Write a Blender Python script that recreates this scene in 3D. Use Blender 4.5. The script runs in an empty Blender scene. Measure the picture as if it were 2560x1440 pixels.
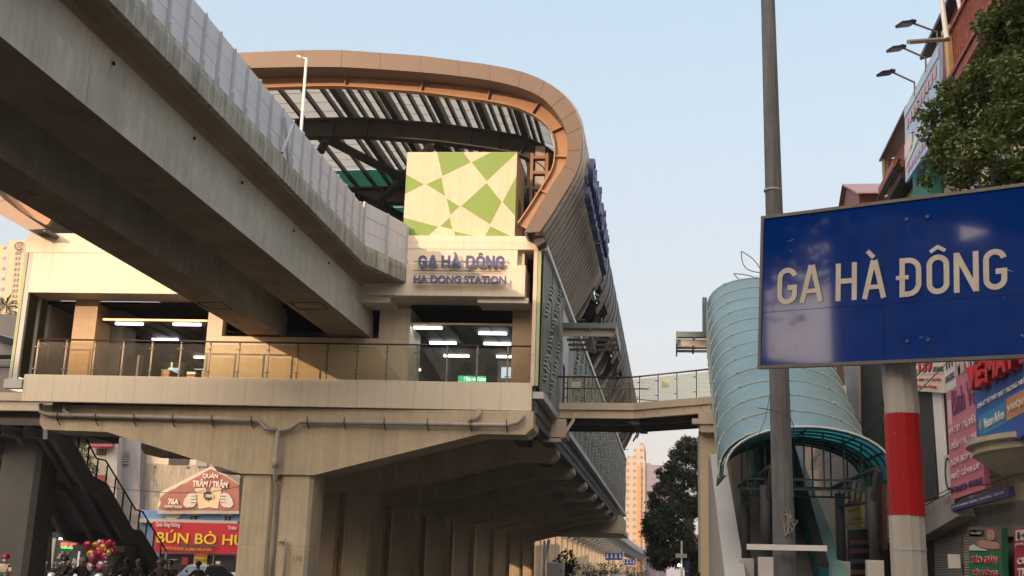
import bpy, bmesh, math, random
from mathutils import Vector, Matrix, noise
random.seed(11); HAZE=.0004
D=bpy.data; scene=bpy.context.scene; COL=scene.collection
R=math.radians; PI=math.pi
# ------------------------------------------------------------ camera
FPX,TH,PS,RO=2930.,R(13.86),R(8.02),R(1.88); EYE=Vector((0,0,1.6))
_f0=Vector((-math.sin(PS),math.cos(PS),0)); _R0=Vector((math.cos(PS),math.sin(PS),0))
CF=math.cos(TH)*_f0+math.sin(TH)*Vector((0,0,1)); _U0=-math.sin(TH)*_f0+math.cos(TH)*Vector((0,0,1))
CR=math.cos(RO)*_R0+math.sin(RO)*_U0; CU=math.cos(RO)*_U0-math.sin(RO)*_R0
cam=D.cameras.new('camera'); camo=D.objects.new('camera',cam); COL.objects.link(camo)
cam.sensor_width=36; cam.lens=FPX/2560*36; cam.clip_end=5000; cam.clip_start=.1
camo.matrix_world=Matrix(((CR.x,CU.x,-CF.x,EYE.x),(CR.y,CU.y,-CF.y,EYE.y),(CR.z,CU.z,-CF.z,EYE.z),(0,0,0,1)))
scene.camera=camo
def _ray(x,y): return CF*FPX+CR*(x-1280)+CU*(720-y)
def PY(x,y,Y): d=_ray(x,y); return EYE+d*((Y-EYE.y)/d.y)
def PX(x,y,X): d=_ray(x,y); return EYE+d*((X-EYE.x)/d.x)
def PZ(x,y,Z): d=_ray(x,y); return EYE+d*((Z-EYE.z)/d.z)
K=math.tan(R(2.6))
def SY(X,v=0): return 42+K*(X+5.5)+v      # station cross axis is turned 2.6 degrees
# ------------------------------------------------------------ light
SUN_EL,SUN_AZ=R(11.0),R(25)               # sun stands low behind the viewer's left shoulder
w=D.worlds.new('World'); scene.world=w; w.use_nodes=True; nt=w.node_tree
for n in list(nt.nodes): nt.nodes.remove(n)
sky=nt.nodes.new('ShaderNodeTexSky'); sky.sky_type='NISHITA'; sky.sun_disc=False
sky.sun_elevation=SUN_EL; sky.sun_rotation=PI+SUN_AZ; sky.altitude=10; sky.air_density=1.0; sky.dust_density=2.2; sky.ozone_density=1.0
bg=nt.nodes.new('ShaderNodeBackground'); bg.inputs[1].default_value=.11
wo=nt.nodes.new('ShaderNodeOutputWorld')
# humid evening air: the clear-sky colour is washed out toward a pale, slightly pink horizon
wtc=nt.nodes.new('ShaderNodeTexCoord'); wsp=nt.nodes.new('ShaderNodeSeparateXYZ'); nt.links.new(wtc.outputs['Generated'],wsp.inputs[0])
wr=nt.nodes.new('ShaderNodeValToRGB'); nt.links.new(wsp.outputs[2],wr.inputs[0])
e=wr.color_ramp.elements; e[0].position=0.0; e[0].color=(3.5,2.75,2.5,1); e[1].position=.62; e[1].color=(2.15,3.0,3.85,1)
q=e.new(.10); q.color=(3.6,3.15,3.0,1); q=e.new(.2); q.color=(3.3,3.4,3.5,1); q=e.new(.38); q.color=(2.78,3.38,3.88,1)
wm_=nt.nodes.new('ShaderNodeMix'); wm_.data_type='RGBA'; wm_.inputs[0].default_value=.8
nt.links.new(sky.outputs[0],wm_.inputs[6]); nt.links.new(wr.outputs[0],wm_.inputs[7]); 
gd=nt.nodes.new('ShaderNodeVectorMath'); gd.operation='DOT_PRODUCT'; nt.links.new(wtc.outputs['Generated'],gd.inputs[0]); gd.inputs[1].default_value=(-math.sin(SUN_AZ)*.88,-math.cos(SUN_AZ)*.88,.47)
gm=nt.nodes.new('ShaderNodeMapRange'); gm.inputs[1].default_value=.1; nt.links.new(gd.outputs['Value'],gm.inputs[0])
gp=nt.nodes.new('ShaderNodeMath'); gp.operation='POWER'; gp.inputs[1].default_value=1.7; nt.links.new(gm.outputs[0],gp.inputs[0])
gs=nt.nodes.new('ShaderNodeVectorMath'); gs.operation='SCALE'; gs.inputs[0].default_value=(13.2,9.6,6.6); nt.links.new(gp.outputs[0],gs.inputs['Scale'])
ga=nt.nodes.new('ShaderNodeVectorMath'); ga.operation='ADD'; nt.links.new(wm_.outputs[2],ga.inputs[0]); nt.links.new(gs.outputs[0],ga.inputs[1])
nt.links.new(ga.outputs[0],bg.inputs[0]); nt.links.new(bg.outputs[0],wo.inputs[0])   # glow of the low sun behind the viewer
sl=D.lights.new('sun','SUN'); sl.energy=1.3; sl.angle=R(.5); sl.color=(1,.64,.4)
so=D.objects.new('sun',sl); COL.objects.link(so)
sd=Vector((math.sin(SUN_AZ)*math.cos(SUN_EL),math.cos(SUN_AZ)*math.cos(SUN_EL),-math.sin(SUN_EL)))
so.rotation_euler=sd.to_track_quat('-Z','Y').to_euler(); so.location=(-30,-40,60)
scene.view_settings.view_transform='Standard'; scene.view_settings.look='None'
scene.view_settings.exposure=1.2; scene.view_settings.gamma=1
# ------------------------------------------------------------ materials
def _n(nt,t,**k):
    n=nt.nodes.new(t)
    for a,b in k.items(): setattr(n,a,b)
    return n
MATS={}
def mat(name,col,rough=.6,metal=0,var=.12,sc=1.2,bump=0,streak=0,grid=None,spec=.5,emit=0,alpha=None,wave=None,coat=0):
    """procedural paint / concrete / panel material. grid=(w,h,axis,dark) draws panel joints"""
    if name in MATS: return MATS[name]
    m=D.materials.new(name); MATS[name]=m; m.use_nodes=True; nt=m.node_tree; b=nt.nodes['Principled BSDF']; L=nt.links.new
    b.inputs['Roughness'].default_value=rough; b.inputs['Metallic'].default_value=metal
    b.inputs['Specular IOR Level'].default_value=spec
    if coat: b.inputs['Coat Weight'].default_value=coat; b.inputs['Coat Roughness'].default_value=.03
    tc=_n(nt,'ShaderNodeTexCoord'); obj=tc.outputs['Object']
    col=tuple(col)+(1,) if len(col)==3 else col
    no=_n(nt,'ShaderNodeTexNoise'); no.inputs['Scale'].default_value=sc; no.inputs['Detail'].default_value=6; no.inputs['Roughness'].default_value=.65
    L(obj,no.inputs['Vector'])
    mr=_n(nt,'ShaderNodeMapRange'); mr.inputs[1].default_value=.3; mr.inputs[2].default_value=.7; mr.inputs[3].default_value=1-var; mr.inputs[4].default_value=1+var*.7
    L(no.outputs[0],mr.inputs[0])
    fac=mr.outputs[0]
    def mul(a,bv):
        q=_n(nt,'ShaderNodeMath',operation='MULTIPLY'); L(a,q.inputs[0])
        if isinstance(bv,float): q.inputs[1].default_value=bv
        else: L(bv,q.inputs[1])
        return q.outputs[0]
    if streak:
        mp=_n(nt,'ShaderNodeMapping'); mp.inputs['Scale'].default_value=(3.2,3.2,.22); L(obj,mp.inputs[0])
        n2=_n(nt,'ShaderNodeTexNoise'); n2.inputs['Scale'].default_value=1.6; n2.inputs['Detail'].default_value=7; n2.inputs['Roughness'].default_value=.7; L(mp.outputs[0],n2.inputs['Vector'])
        m2=_n(nt,'ShaderNodeMapRange'); m2.inputs[1].default_value=.38; m2.inputs[2].default_value=.62; m2.inputs[3].default_value=1-streak; m2.inputs[4].default_value=1.04
        L(n2.outputs[0],m2.inputs[0]); fac=mul(fac,m2.outputs[0])
    if grid:
        gw,gh,ax,dk=grid
        sp=_n(nt,'ShaderNodeSeparateXYZ'); L(obj,sp.inputs[0]); cb=_n(nt,'ShaderNodeCombineXYZ')
        a={'x':0,'y':1,'z':2}; L(sp.outputs[a[ax[0]]],cb.inputs[0]); L(sp.outputs[a[ax[1]]],cb.inputs[1])
        br=_n(nt,'ShaderNodeTexBrick'); br.offset=0; br.inputs['Scale'].default_value=1; br.inputs['Brick Width'].default_value=gw; br.inputs['Row Height'].default_value=gh
        br.inputs['Mortar Size'].default_value=.011 if gw>.5 else .02; br.inputs['Mortar Smooth'].default_value=.2
        br.inputs['Color1'].default_value=(1,1,1,1); br.inputs['Color2'].default_value=(.965,.965,.965,1); br.inputs['Mortar'].default_value=(dk,dk,dk,1)
        L(cb.outputs[0],br.inputs['Vector']); fac=mul(fac,br.outputs['Color'])
    if wave:
        wsc,ax,dk=wave
        wv=_n(nt,'ShaderNodeTexWave'); wv.bands_direction=ax; wv.inputs['Scale'].default_value=wsc; L(obj,wv.inputs['Vector'])
        m3=_n(nt,'ShaderNodeMapRange'); m3.inputs[3].default_value=dk; m3.inputs[4].default_value=1.0; L(wv.outputs['Fac'],m3.inputs[0]); fac=mul(fac,m3.outputs[0])
    mx=_n(nt,'ShaderNodeVectorMath',operation='SCALE'); mx.inputs[0].default_value=col[:3]; L(fac,mx.inputs['Scale'])
    L(mx.outputs[0],b.inputs['Base Color'])
    if bump or wave:
        bp=_n(nt,'ShaderNodeBump'); bp.inputs['Strength'].default_value=bump or .6; bp.inputs['Distance'].default_value=.03
        n3=_n(nt,'ShaderNodeTexNoise'); n3.inputs['Scale'].default_value=sc*9; n3.inputs['Detail'].default_value=8; L(obj,n3.inputs['Vector'])
        L(wv.outputs['Fac'] if wave else n3.outputs[0],bp.inputs['Height']); L(bp.outputs[0],b.inputs['Normal'])
    if emit:
        b.inputs['Emission Color'].default_value=col; b.inputs['Emission Strength'].default_value=emit
    return m
def glassmat(name,tint,refl=.25,rough=.02,opq=0):
    if name in MATS: return MATS[name]
    m=D.materials.new(name); MATS[name]=m; m.use_nodes=True; nt=m.node_tree; L=nt.links.new
    for n in list(nt.nodes): nt.nodes.remove(n)
    o=_n(nt,'ShaderNodeOutputMaterial'); t=_n(nt,'ShaderNodeBsdfTransparent'); t.inputs[0].default_value=tuple(tint)+(1,)
    g=_n(nt,'ShaderNodeBsdfGlossy'); g.inputs['Roughness'].default_value=rough; g.inputs[0].default_value=(.9,.9,.9,1)
    fr=_n(nt,'ShaderNodeFresnel'); fr.inputs[0].default_value=1.5
    ad=_n(nt,'ShaderNodeMath',operation='ADD',use_clamp=True); ad.inputs[1].default_value=refl; L(fr.outputs[0],ad.inputs[0])
    mx=_n(nt,'ShaderNodeMixShader'); L(ad.outputs[0],mx.inputs[0]); L(t.outputs[0],mx.inputs[1]); L(g.outputs[0],mx.inputs[2])
    last=mx
    if opq:
        d=_n(nt,'ShaderNodeBsdfDiffuse'); d.inputs[0].default_value=tuple(tint)+(1,)
        tr=_n(nt,'ShaderNodeBsdfTranslucent'); tr.inputs[0].default_value=tuple(tint)+(1,)
        a1=_n(nt,'ShaderNodeMixShader'); a1.inputs[0].default_value=.5; L(d.outputs[0],a1.inputs[1]); L(tr.outputs[0],a1.inputs[2])
        last=_n(nt,'ShaderNodeMixShader'); last.inputs[0].default_value=opq; L(mx.outputs[0],last.inputs[1]); L(a1.outputs[0],last.inputs[2])
    L(last.outputs[0],o.inputs[0]); return m
def leafmat(name,col,var=.45):
    if name in MATS: return MATS[name]
    m=D.materials.new(name); MATS[name]=m; m.use_nodes=True; nt=m.node_tree; L=nt.links.new; b=nt.nodes['Principled BSDF']
    b.inputs['Roughness'].default_value=.5
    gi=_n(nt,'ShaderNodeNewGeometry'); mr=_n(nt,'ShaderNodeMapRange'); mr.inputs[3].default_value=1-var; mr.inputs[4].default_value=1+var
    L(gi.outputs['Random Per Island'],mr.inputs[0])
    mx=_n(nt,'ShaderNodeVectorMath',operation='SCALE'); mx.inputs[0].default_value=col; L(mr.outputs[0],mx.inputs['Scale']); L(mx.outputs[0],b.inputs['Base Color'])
    b.inputs['Transmission Weight'].default_value=0
    tr=_n(nt,'ShaderNodeBsdfTranslucent'); L(mx.outputs[0],tr.inputs[0]); ms=_n(nt,'ShaderNodeMixShader'); ms.inputs[0].default_value=.3
    L(b.outputs[0],ms.inputs[1]); L(tr.outputs[0],ms.inputs[2]); L(ms.outputs[0],nt.nodes['Material Output'].inputs[0]); return m
def facade(name,wall,win,ww,wh,gx,gz,ax='x',haz=None):
    """wall with a window grid: brick texture, bricks are the windows"""
    if name in MATS: return MATS[name]
    m=D.materials.new(name); MATS[name]=m; m.use_nodes=True; nt=m.node_tree; L=nt.links.new; b=nt.nodes['Principled BSDF']; b.inputs['Roughness'].default_value=.8
    tc=_n(nt,'ShaderNodeTexCoord'); sp=_n(nt,'ShaderNodeSeparateXYZ'); L(tc.outputs['Object'],sp.inputs[0]); cb=_n(nt,'ShaderNodeCombineXYZ')
    ad=_n(nt,'ShaderNodeMath',operation='ADD'); L(sp.outputs[0],ad.inputs[0]); L(sp.outputs[1],ad.inputs[1])
    L(ad.outputs[0],cb.inputs[0]); L(sp.outputs[2],cb.inputs[1])
    def pulse(src,period,duty):
        d=_n(nt,'ShaderNodeMath',operation='DIVIDE'); L(src,d.inputs[0]); d.inputs[1].default_value=period
        f=_n(nt,'ShaderNodeMath',operation='FRACT'); L(d.outputs[0],f.inputs[0])
        l=_n(nt,'ShaderNodeMath',operation='LESS_THAN'); L(f.outputs[0],l.inputs[0]); l.inputs[1].default_value=duty; return l.outputs[0]
    q=_n(nt,'ShaderNodeMath',operation='MULTIPLY'); L(pulse(ad.outputs[0],gx,ww/gx),q.inputs[0]); L(pulse(sp.outputs[2],gz,wh/gz),q.inputs[1])
    mx=_n(nt,'ShaderNodeMix',data_type='RGBA'); L(q.outputs[0],mx.inputs[0]); mx.inputs[6].default_value=tuple(wall)+(1,); mx.inputs[7].default_value=tuple(win)+(1,)
    L(mx.outputs[2],b.inputs['Base Color']); return m
# ------------------------------------------------------------ mesh helpers
OFF={}
class MB:
    def __init__(s,shear=False): s.v=[]; s.f=[]; s.mi=[]; s.sh=shear; s.m=0; s.pr=[]
    def add(s,vs,fs):
        n=len(s.v); s.pr.append((n,len(s.f))); s.v+= [tuple(v) for v in vs]; s.f+=[tuple(i+n for i in f) for f in fs]; s.mi+=[s.m]*len(fs); return s
    def box(s,x0,x1,y0,y1,z0,z1):
        if x0>x1:x0,x1=x1,x0
        if y0>y1:y0,y1=y1,y0
        if z0>z1:z0,z1=z1,z0
        return s.add([(x0,y0,z0),(x1,y0,z0),(x1,y1,z0),(x0,y1,z0),(x0,y0,z1),(x1,y0,z1),(x1,y1,z1),(x0,y1,z1)],[(0,3,2,1),(4,5,6,7),(0,1,5,4),(1,2,6,5),(2,3,7,6),(3,0,4,7)])
    def prism(s,poly,axis,a,b):
        """poly = 2D outline, extruded from a to b along axis"""
        n=len(poly)
        def P(p,t): return {'x':(t,p[0],p[1]),'y':(p[0],t,p[1]),'z':(p[0],p[1],t)}[axis]
        vs=[P(p,a) for p in poly]+[P(p,b) for p in poly]
        return s.add(vs,[tuple(range(n))[::-1],tuple(range(n,2*n))]+[(i,(i+1)%n,n+(i+1)%n,n+i) for i in range(n)])
    def beam(s,p0,p1,w,h,up=(0,0,1)):
        p0,p1=Vector(p0),Vector(p1); d=(p1-p0).normalized(); u=Vector(up)
        if abs(d.dot(u))>.98: u=Vector((0,1,0))
        r=d.cross(u).normalized()*w/2; u=r.cross(d).normalized()*h/2
        return s.add([p0-r-u,p0+r-u,p0+r+u,p0-r+u,p1-r-u,p1+r-u,p1+r+u,p1-r+u],[(0,1,2,3),(7,6,5,4),(0,4,5,1),(1,5,6,2),(2,6,7,3),(3,7,4,0)])
    def tube(s,pts,r,n=8,r2=None,cap=True):
        pts=[Vector(p) for p in pts]; rings=[]; pu=None
        for i,p in enumerate(pts):
            d=(pts[min(i+1,len(pts)-1)]-pts[max(i-1,0)]).normalized()
            u=pu if pu is not None else (Vector((0,0,1)) if abs(d.z)<.9 else Vector((1,0,0)))
            a=d.cross(u).normalized(); u=a.cross(d).normalized(); pu=u
            rr=r if r2 is None else r+(r2-r)*i/(len(pts)-1)
            if isinstance(r,(list,tuple)): rr=r[i]
            rings.append([p+(a*math.cos(2*PI*k/n)+u*math.sin(2*PI*k/n))*rr for k in range(n)])
        vs=[v for g in rings for v in g]; fs=[]
        for i in range(len(pts)-1):
            for k in range(n): fs.append((i*n+k,i*n+(k+1)%n,(i+1)*n+(k+1)%n,(i+1)*n+k))
        if cap: fs+=[tuple(range(n))[::-1],tuple(range((len(pts)-1)*n,len(pts)*n))]
        return s.add(vs,fs)
    def quad(s,a,b,c,d): return s.add([a,b,c,d],[(0,1,2,3)])
    def slab(s,a,b,c,d,t):
        """quad with thickness t backwards"""
        a,b,c,d=[Vector(q) for q in (a,b,c,d)]; n=(b-a).cross(d-a).normalized()*t
        return s.add([a,b,c,d,a-n,b-n,c-n,d-n],[(0,1,2,3),(7,6,5,4),(0,4,5,1),(1,5,6,2),(2,6,7,3),(3,7,4,0)])
    def sphere(s,c,r,nu=10,nv=7,sx=1,sy=1,sz=1,z0=-1.0):
        vs=[];fs=[]
        for j in range(nv+1):
            t=-PI/2+PI*j/nv
            zz=math.sin(t); 
            for i in range(nu):
                a=2*PI*i/nu; vs.append((c[0]+r*sx*math.cos(t)*math.cos(a),c[1]+r*sy*math.cos(t)*math.sin(a),c[2]+r*sz*max(zz,z0)))
        for j in range(nv):
            for i in range(nu): fs.append((j*nu+i,j*nu+(i+1)%nu,(j+1)*nu+(i+1)%nu,(j+1)*nu+i))
        return s.add(vs,fs)
    def build(s,name,m,parent=None,smooth=False,loc=None,each=False):
        if each:
            o=None; ends=s.pr[1:]+[(len(s.v),len(s.f))]
            for (a,fa),(b,fb_) in zip(s.pr,ends):
                q=MB(s.sh); q.add(s.v[a:b],[tuple(i-a for i in f) for f in s.f[fa:fb_]]); o=q.build(name,m,parent,smooth)
            return o
        vs=s.v
        if s.sh: vs=[(x,SY(x,y),z) for x,y,z in vs]
        if parent is not None: off=OFF[parent]
        else:
            if loc is None:
                xs=[v[0] for v in vs]; ys=[v[1] for v in vs]; zs=[v[2] for v in vs]
                loc=((min(xs)+max(xs))/2,(min(ys)+max(ys))/2,min(zs))
            off=Vector(loc)
        me=D.meshes.new(name); me.from_pydata([(x-off[0],y-off[1],z-off[2]) for x,y,z in vs],[],s.f)
        for q in (m if isinstance(m,(list,tuple)) else [m]): me.materials.append(q)
        if any(s.mi): me.polygons.foreach_set('material_index',s.mi)
        me.validate(); 
        if smooth:
            me.polygons.foreach_set('use_smooth',[True]*len(me.polygons))
        me.update()
        o=D.objects.new(name,me); COL.objects.link(o)
        if parent is not None: o.parent=parent
        else: o.location=off
        OFF[o]=Vector(off); return o
def recalc(o):
    bm=bmesh.new(); bm.from_mesh(o.data); bmesh.ops.recalc_face_normals(bm,faces=bm.faces); bm.to_mesh(o.data); bm.free()
def bevel(o,w,seg=2):
    bm=bmesh.new(); bm.from_mesh(o.data); bmesh.ops.recalc_face_normals(bm,faces=bm.faces)
    es=[e for e in bm.edges if len(e.link_faces)==2 and e.calc_face_angle(0)>.5]
    bmesh.ops.bevel(bm,geom=es,offset=w,segments=seg,affect='EDGES',profile=.6); bm.to_mesh(o.data); bm.free(); return o
def tag(o,label=None,cat=None,group=None,kind=None):
    for k,v in (('label',label),('category',cat),('group',group),('kind',kind)):
        if v: o[k]=v
    return o
def thing(name,loc,label,cat,group=None):
    o=D.objects.new(name,None); COL.objects.link(o); o.location=loc; o.empty_display_size=.3; OFF[o]=Vector(loc); return tag(o,label,cat,group)
def copy_tree(o,parent=None,loc=None,rz=None,scale=None):
    c=o.copy(); COL.objects.link(c); c.parent=parent
    if parent is None:
        if loc is not None: c.location=loc
        if rz is not None: c.rotation_euler[2]=rz
        if scale is not None: c.scale=(scale,)*3 if isinstance(scale,(int,float)) else scale
    for ch in list(o.children): copy_tree(ch,c)
    return c
def text(name,s,c,rv,uv,wd,ht,m,parent,ext=.004,bold=.0,shear=0,spacing=1.0):
    """lettering as a mesh, fitted into wd x ht around centre c on the plane rv,uv"""
    cu=D.curves.new('t','FONT'); cu.body=s; cu.align_x='CENTER'; cu.offset=bold; cu.extrude=.02; cu.shear=shear; cu.space_character=spacing; cu.resolution_u=4
    o=D.objects.new('t',cu); COL.objects.link(o); dg=bpy.context.evaluated_depsgraph_get(); me=D.meshes.new_from_object(o.evaluated_get(dg)); D.objects.remove(o); D.curves.remove(cu)
    xs=[v.co.x for v in me.vertices]; ys=[v.co.y for v in me.vertices]
    cx,cy=(min(xs)+max(xs))/2,(min(ys)+max(ys))/2; sx=wd/(max(xs)-min(xs)); sy=ht/(max(ys)-min(ys))
    rv=Vector(rv).normalized(); uv=Vector(uv).normalized(); nv=rv.cross(uv).normalized(); c=Vector(c)-OFF[parent]
    for v in me.vertices:
        x,y,z=v.co; v.co=c+rv*((x-cx)*sx)+uv*((y-cy)*sy)+nv*(z/.02*ext+ext)
    me.name=name; me.materials.clear(); me.materials.append(m); me.polygons.foreach_set('material_index',[0]*len(me.polygons))
    q=D.objects.new(name,me); COL.objects.link(q); q.parent=parent; OFF[q]=OFF[parent]; return q
def skin(name,chains,m,parent,sub=2,rootv=0):
    """one continuous limb tree: chains of (point,radius); chains starting at an existing point join it"""
    verts=[];rad=[];edges=[];idx={}
    def vid(p,r):
        k=tuple(round(q,4) for q in p)
        if k not in idx: idx[k]=len(verts); verts.append(Vector(p)); rad.append(r)
        return idx[k]
    for ch in chains:
        last=None
        for p,r in ch:
            i=vid(p,r)
            if last is not None and last!=i: edges.append((last,i))
            last=i
    off=OFF[parent]; me=D.meshes.new(name); me.from_pydata([v-off for v in verts],edges,[])
    o=D.objects.new(name,me); COL.objects.link(o)
    md=o.modifiers.new('s','SKIN'); sv=me.skin_vertices[0].data
    for i,r in enumerate(rad): sv[i].radius=(r,r) if not isinstance(r,tuple) else r; sv[i].use_root=(i==rootv)
    ms=o.modifiers.new('u','SUBSURF'); ms.levels=sub; ms.render_levels=sub
    dg=bpy.context.evaluated_depsgraph_get(); me2=D.meshes.new_from_object(o.evaluated_get(dg)); D.objects.remove(o)
    me2.name=name; me2.materials.clear(); me2.materials.append(m); me2.polygons.foreach_set('use_smooth',[True]*len(me2.polygons))
    q=D.objects.new(name,me2); COL.objects.link(q); q.parent=parent; OFF[q]=off; return q

# ------------------------------------------------------------ traffic-style capitals drawn stroke by stroke
def stroke(m,pts,w,MP,d=.006,t=0):
    pts=[Vector(p) for p in pts]; n=len(pts); Lf=[];Rt=[]
    for i,p in enumerate(pts):
        if i==0: q=(pts[1]-p).normalized(); nn=Vector((-q.y,q.x))*w/2
        elif i==n-1: q=(p-pts[i-1]).normalized(); nn=Vector((-q.y,q.x))*w/2
        else:
            t1=(p-pts[i-1]).normalized(); t2=(pts[i+1]-p).normalized(); q=(t1+t2).normalized(); nn=Vector((-q.y,q.x))*(w/2/max(.45,q.dot(t1)))
        Lf.append(p+nn); Rt.append(p-nn)
    vs=[MP(q.x,q.y,d) for q in Lf]+[MP(q.x,q.y,d) for q in Rt]
    fs=[(n+i,n+i+1,i+1,i) for i in range(n-1)]
    if t:
        vs+=[MP(q.x,q.y,d-t) for q in Lf]+[MP(q.x,q.y,d-t) for q in Rt]
        fs+=[(2*n+i,2*n+i+1,3*n+i+1,3*n+i) for i in range(n-1)]+[(i,i+1,2*n+i+1,2*n+i) for i in range(n-1)]+[(3*n+i,3*n+i+1,n+i+1,n+i) for i in range(n-1)]+[(0,2*n,3*n,n),(n-1,2*n-1,4*n-1,3*n-1)]
    m.add(vs,fs)
def earc(cx,cy,rx,ry,a0,a1,n=14): return [(cx+rx*math.cos(R(a0+(a1-a0)*i/n)),cy+ry*math.sin(R(a0+(a1-a0)*i/n))) for i in range(n+1)]
def glyph(ch,x,y,w,h,sw,MP,mt,parent,dd=.006,t=0):
    m=MB(); b=sw/2; x0,x1=x+b,x+w-b; y0,y1=y+b,y+h-b; k=h/.192; e=dd*.07+.0004
    if ch in 'GÔ':
        rx=(x1-x0)/2; ry=min(rx*.95,(y1-y0)/2); cx=(x0+x1)/2
        top=earc(cx,y1-ry,rx,ry,10 if ch=='G' else 0,180); bot=earc(cx,y0+ry,rx,ry,180,360)
        if ch=='G': stroke(m,top+bot+[(x1,y+h*.45),(cx+.002*k,y+h*.45)],sw,MP,dd,t)
        else: stroke(m,top+bot+[(x1,y1-ry)],sw,MP,dd,t)
        if ch=='Ô': stroke(m,[(cx-.036*k,y+h+.016*k),(cx,y+h+.038*k),(cx+.036*k,y+h+.016*k)],sw*.7,MP,dd,t)
    if ch in 'AÀ':
        stroke(m,[(x0,y),(( x0+x1)/2-.004*k,y+h)],sw,MP,dd,t); stroke(m,[(x1,y),((x0+x1)/2+.004*k,y+h)],sw,MP,dd+e,t); stroke(m,[(x0+.02*k,y+h*.3),(x1-.02*k,y+h*.3)],sw*.85,MP,dd+2*e,t)
        if ch=='À': stroke(m,[((x0+x1)/2-.034*k,y+h+.05*k),((x0+x1)/2-.002*k,y+h+.014*k)],sw*.85,MP,dd,t)
    if ch=='H': stroke(m,[(x0,y),(x0,y+h)],sw,MP,dd,t); stroke(m,[(x1,y),(x1,y+h)],sw,MP,dd,t); stroke(m,[(x0,y+h*.52),(x1,y+h*.52)],sw,MP,dd+e,t)
    if ch=='N': stroke(m,[(x0,y),(x0,y+h)],sw,MP,dd,t); stroke(m,[(x1,y),(x1,y+h)],sw,MP,dd,t); stroke(m,[(x0,y+h-.004*k),(x1,y+.004*k)],sw,MP,dd+e,t)
    if ch=='Đ':
        stroke(m,[(x0,y),(x0,y+h)],sw,MP,dd,t); r=.05*k; stroke(m,[(x0,y1),(x1-r,y1)]+earc(x1-r,y1-r,r,r,80,0,8)+[(x1,y0+r)]+earc(x1-r,y0+r,r,r,-10,-90,8)+[(x0,y0)],sw,MP,dd+e,t)
        stroke(m,[(x-.017*k,y+h*.5),(x+.045*k,y+h*.5)],sw*.8,MP,dd+2*e,t)
    m.build('letter',mt,parent)
# ------------------------------------------------------------ palette
asphalt=mat('asphalt',(.032,.032,.034),.9,var=.25,sc=3,bump=.3)
paving=mat('paving',(.11,.105,.1),.85,var=.15,sc=1,grid=(.4,.4,'xy',.6))
kerbm=mat('kerb_stone',(.3,.29,.27),.8,bump=.2)
linem=mat('road_paint',(.75,.75,.72),.7)
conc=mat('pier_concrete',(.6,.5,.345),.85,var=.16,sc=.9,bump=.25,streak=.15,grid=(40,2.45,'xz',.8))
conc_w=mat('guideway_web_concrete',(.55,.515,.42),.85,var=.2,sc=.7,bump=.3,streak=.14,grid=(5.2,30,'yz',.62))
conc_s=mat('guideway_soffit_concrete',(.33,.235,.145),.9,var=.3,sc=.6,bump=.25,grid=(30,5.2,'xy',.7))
conc_e=mat('weathered_edge_concrete',(.47,.44,.37),.9,var=.25,sc=1.5,bump=.4,streak=.5)
dark_conc=mat('dark_concrete',(.12,.115,.105),.8,var=.15)
barr=mat('barrier_panel',(.66,.66,.69),.55,var=.07,sc=.8,streak=.06)
barr_f=mat('barrier_frame',(.42,.43,.46),.5,var=.05)
cladw=mat('station_wall_panel',(.76,.66,.5),.45,var=.05,sc=.6,streak=.05,grid=(2.3,1.15,'xz',.78))
clads=mat('fascia_panel',(.73,.645,.5),.45,var=.04,sc=.6,streak=.03,grid=(1.062,9.0,'xz',.72))
cladp=mat('plain_wall_panel',(.72,.64,.53),.5,var=.04)
cubec=mat('mural_cream',(.72,.56,.38),.5,var=.05,sc=1.5,streak=.06)
cubeg=mat('mural_green',(.2,.32,.055),.5,var=.06,sc=6)
bronze=mat('canopy_bronze_metal',(.14,.1,.074),.42,metal=.25,var=.08,sc=.7)
bronze_d=mat('canopy_soffit_metal',(.17,.13,.105),.5,metal=.3,var=.1)
orangem=mat('sun_orange_steel',(.42,.23,.12),.5,var=.08)  # orange sunlight put into the colour of front beam and lattice column
steel_d=mat('dark_grey_steel',(.062,.055,.05),.5,metal=.3,var=.1)
roofsheet=glassmat('translucent_roof_sheet',(.68,.65,.58),.0,.3,opq=.93)
roofgreen=mat('green_net_sheet',(.03,.2,.12),.6,var=.3)
clad_rib=mat('ribbed_cladding_metal',(.45,.4,.35),.33,metal=.3,var=.15,sc=.5)
shingle=mat('dark_roof_shingle',(.06,.055,.055),.5,metal=.5,var=.3,sc=2)
stone=mat('brown_stone_tile',(.52,.36,.2),.5,var=.1,sc=2,grid=(.8,1.1,'xz',.85))
white=mat('white_paint',(.74,.72,.69),.5,var=.06)
whiteg=mat('grey_white_paint',(.5,.49,.47),.5,var=.06)
greenp=mat('green_post_paint',(.34,.42,.22),.5,var=.05)
screenm=mat('grey_green_screen',(.22,.24,.19),.5,metal=.3,var=.12,sc=2,wave=(3.4,'Z',.25))
screenf=mat('screen_fin_metal',(.5,.5,.44),.4,metal=.5,var=.1)
louv=mat('green_louvre',(.16,.18,.07),.55,var=.1)
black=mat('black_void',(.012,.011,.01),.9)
ceil=mat('ceiling_slats',(.16,.14,.12),.6,wave=(2.2,'Y',.7))
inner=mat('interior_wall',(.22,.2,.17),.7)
handrail=mat('brown_handrail',(.09,.05,.04),.35,metal=.5)
chrome=mat('brushed_steel',(.3,.28,.25),.5,metal=.5,var=.1)
railglass=glassmat('railing_glass',(.99,.965,.87),.08,.015,opq=.03)
tubelight=mat('tube_light',(.95,.97,1),.5,var=0,emit=2.6)
navy=mat('navy_sign_letter',(.06,.075,.22),.4,var=.1)
pipem=mat('grey_drain_pipe',(.4,.36,.32),.6,var=.12,sc=4,streak=.1)
exitg=mat('green_lit_sign',(.03,.4,.2),.5,var=0,emit=.7)
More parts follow.
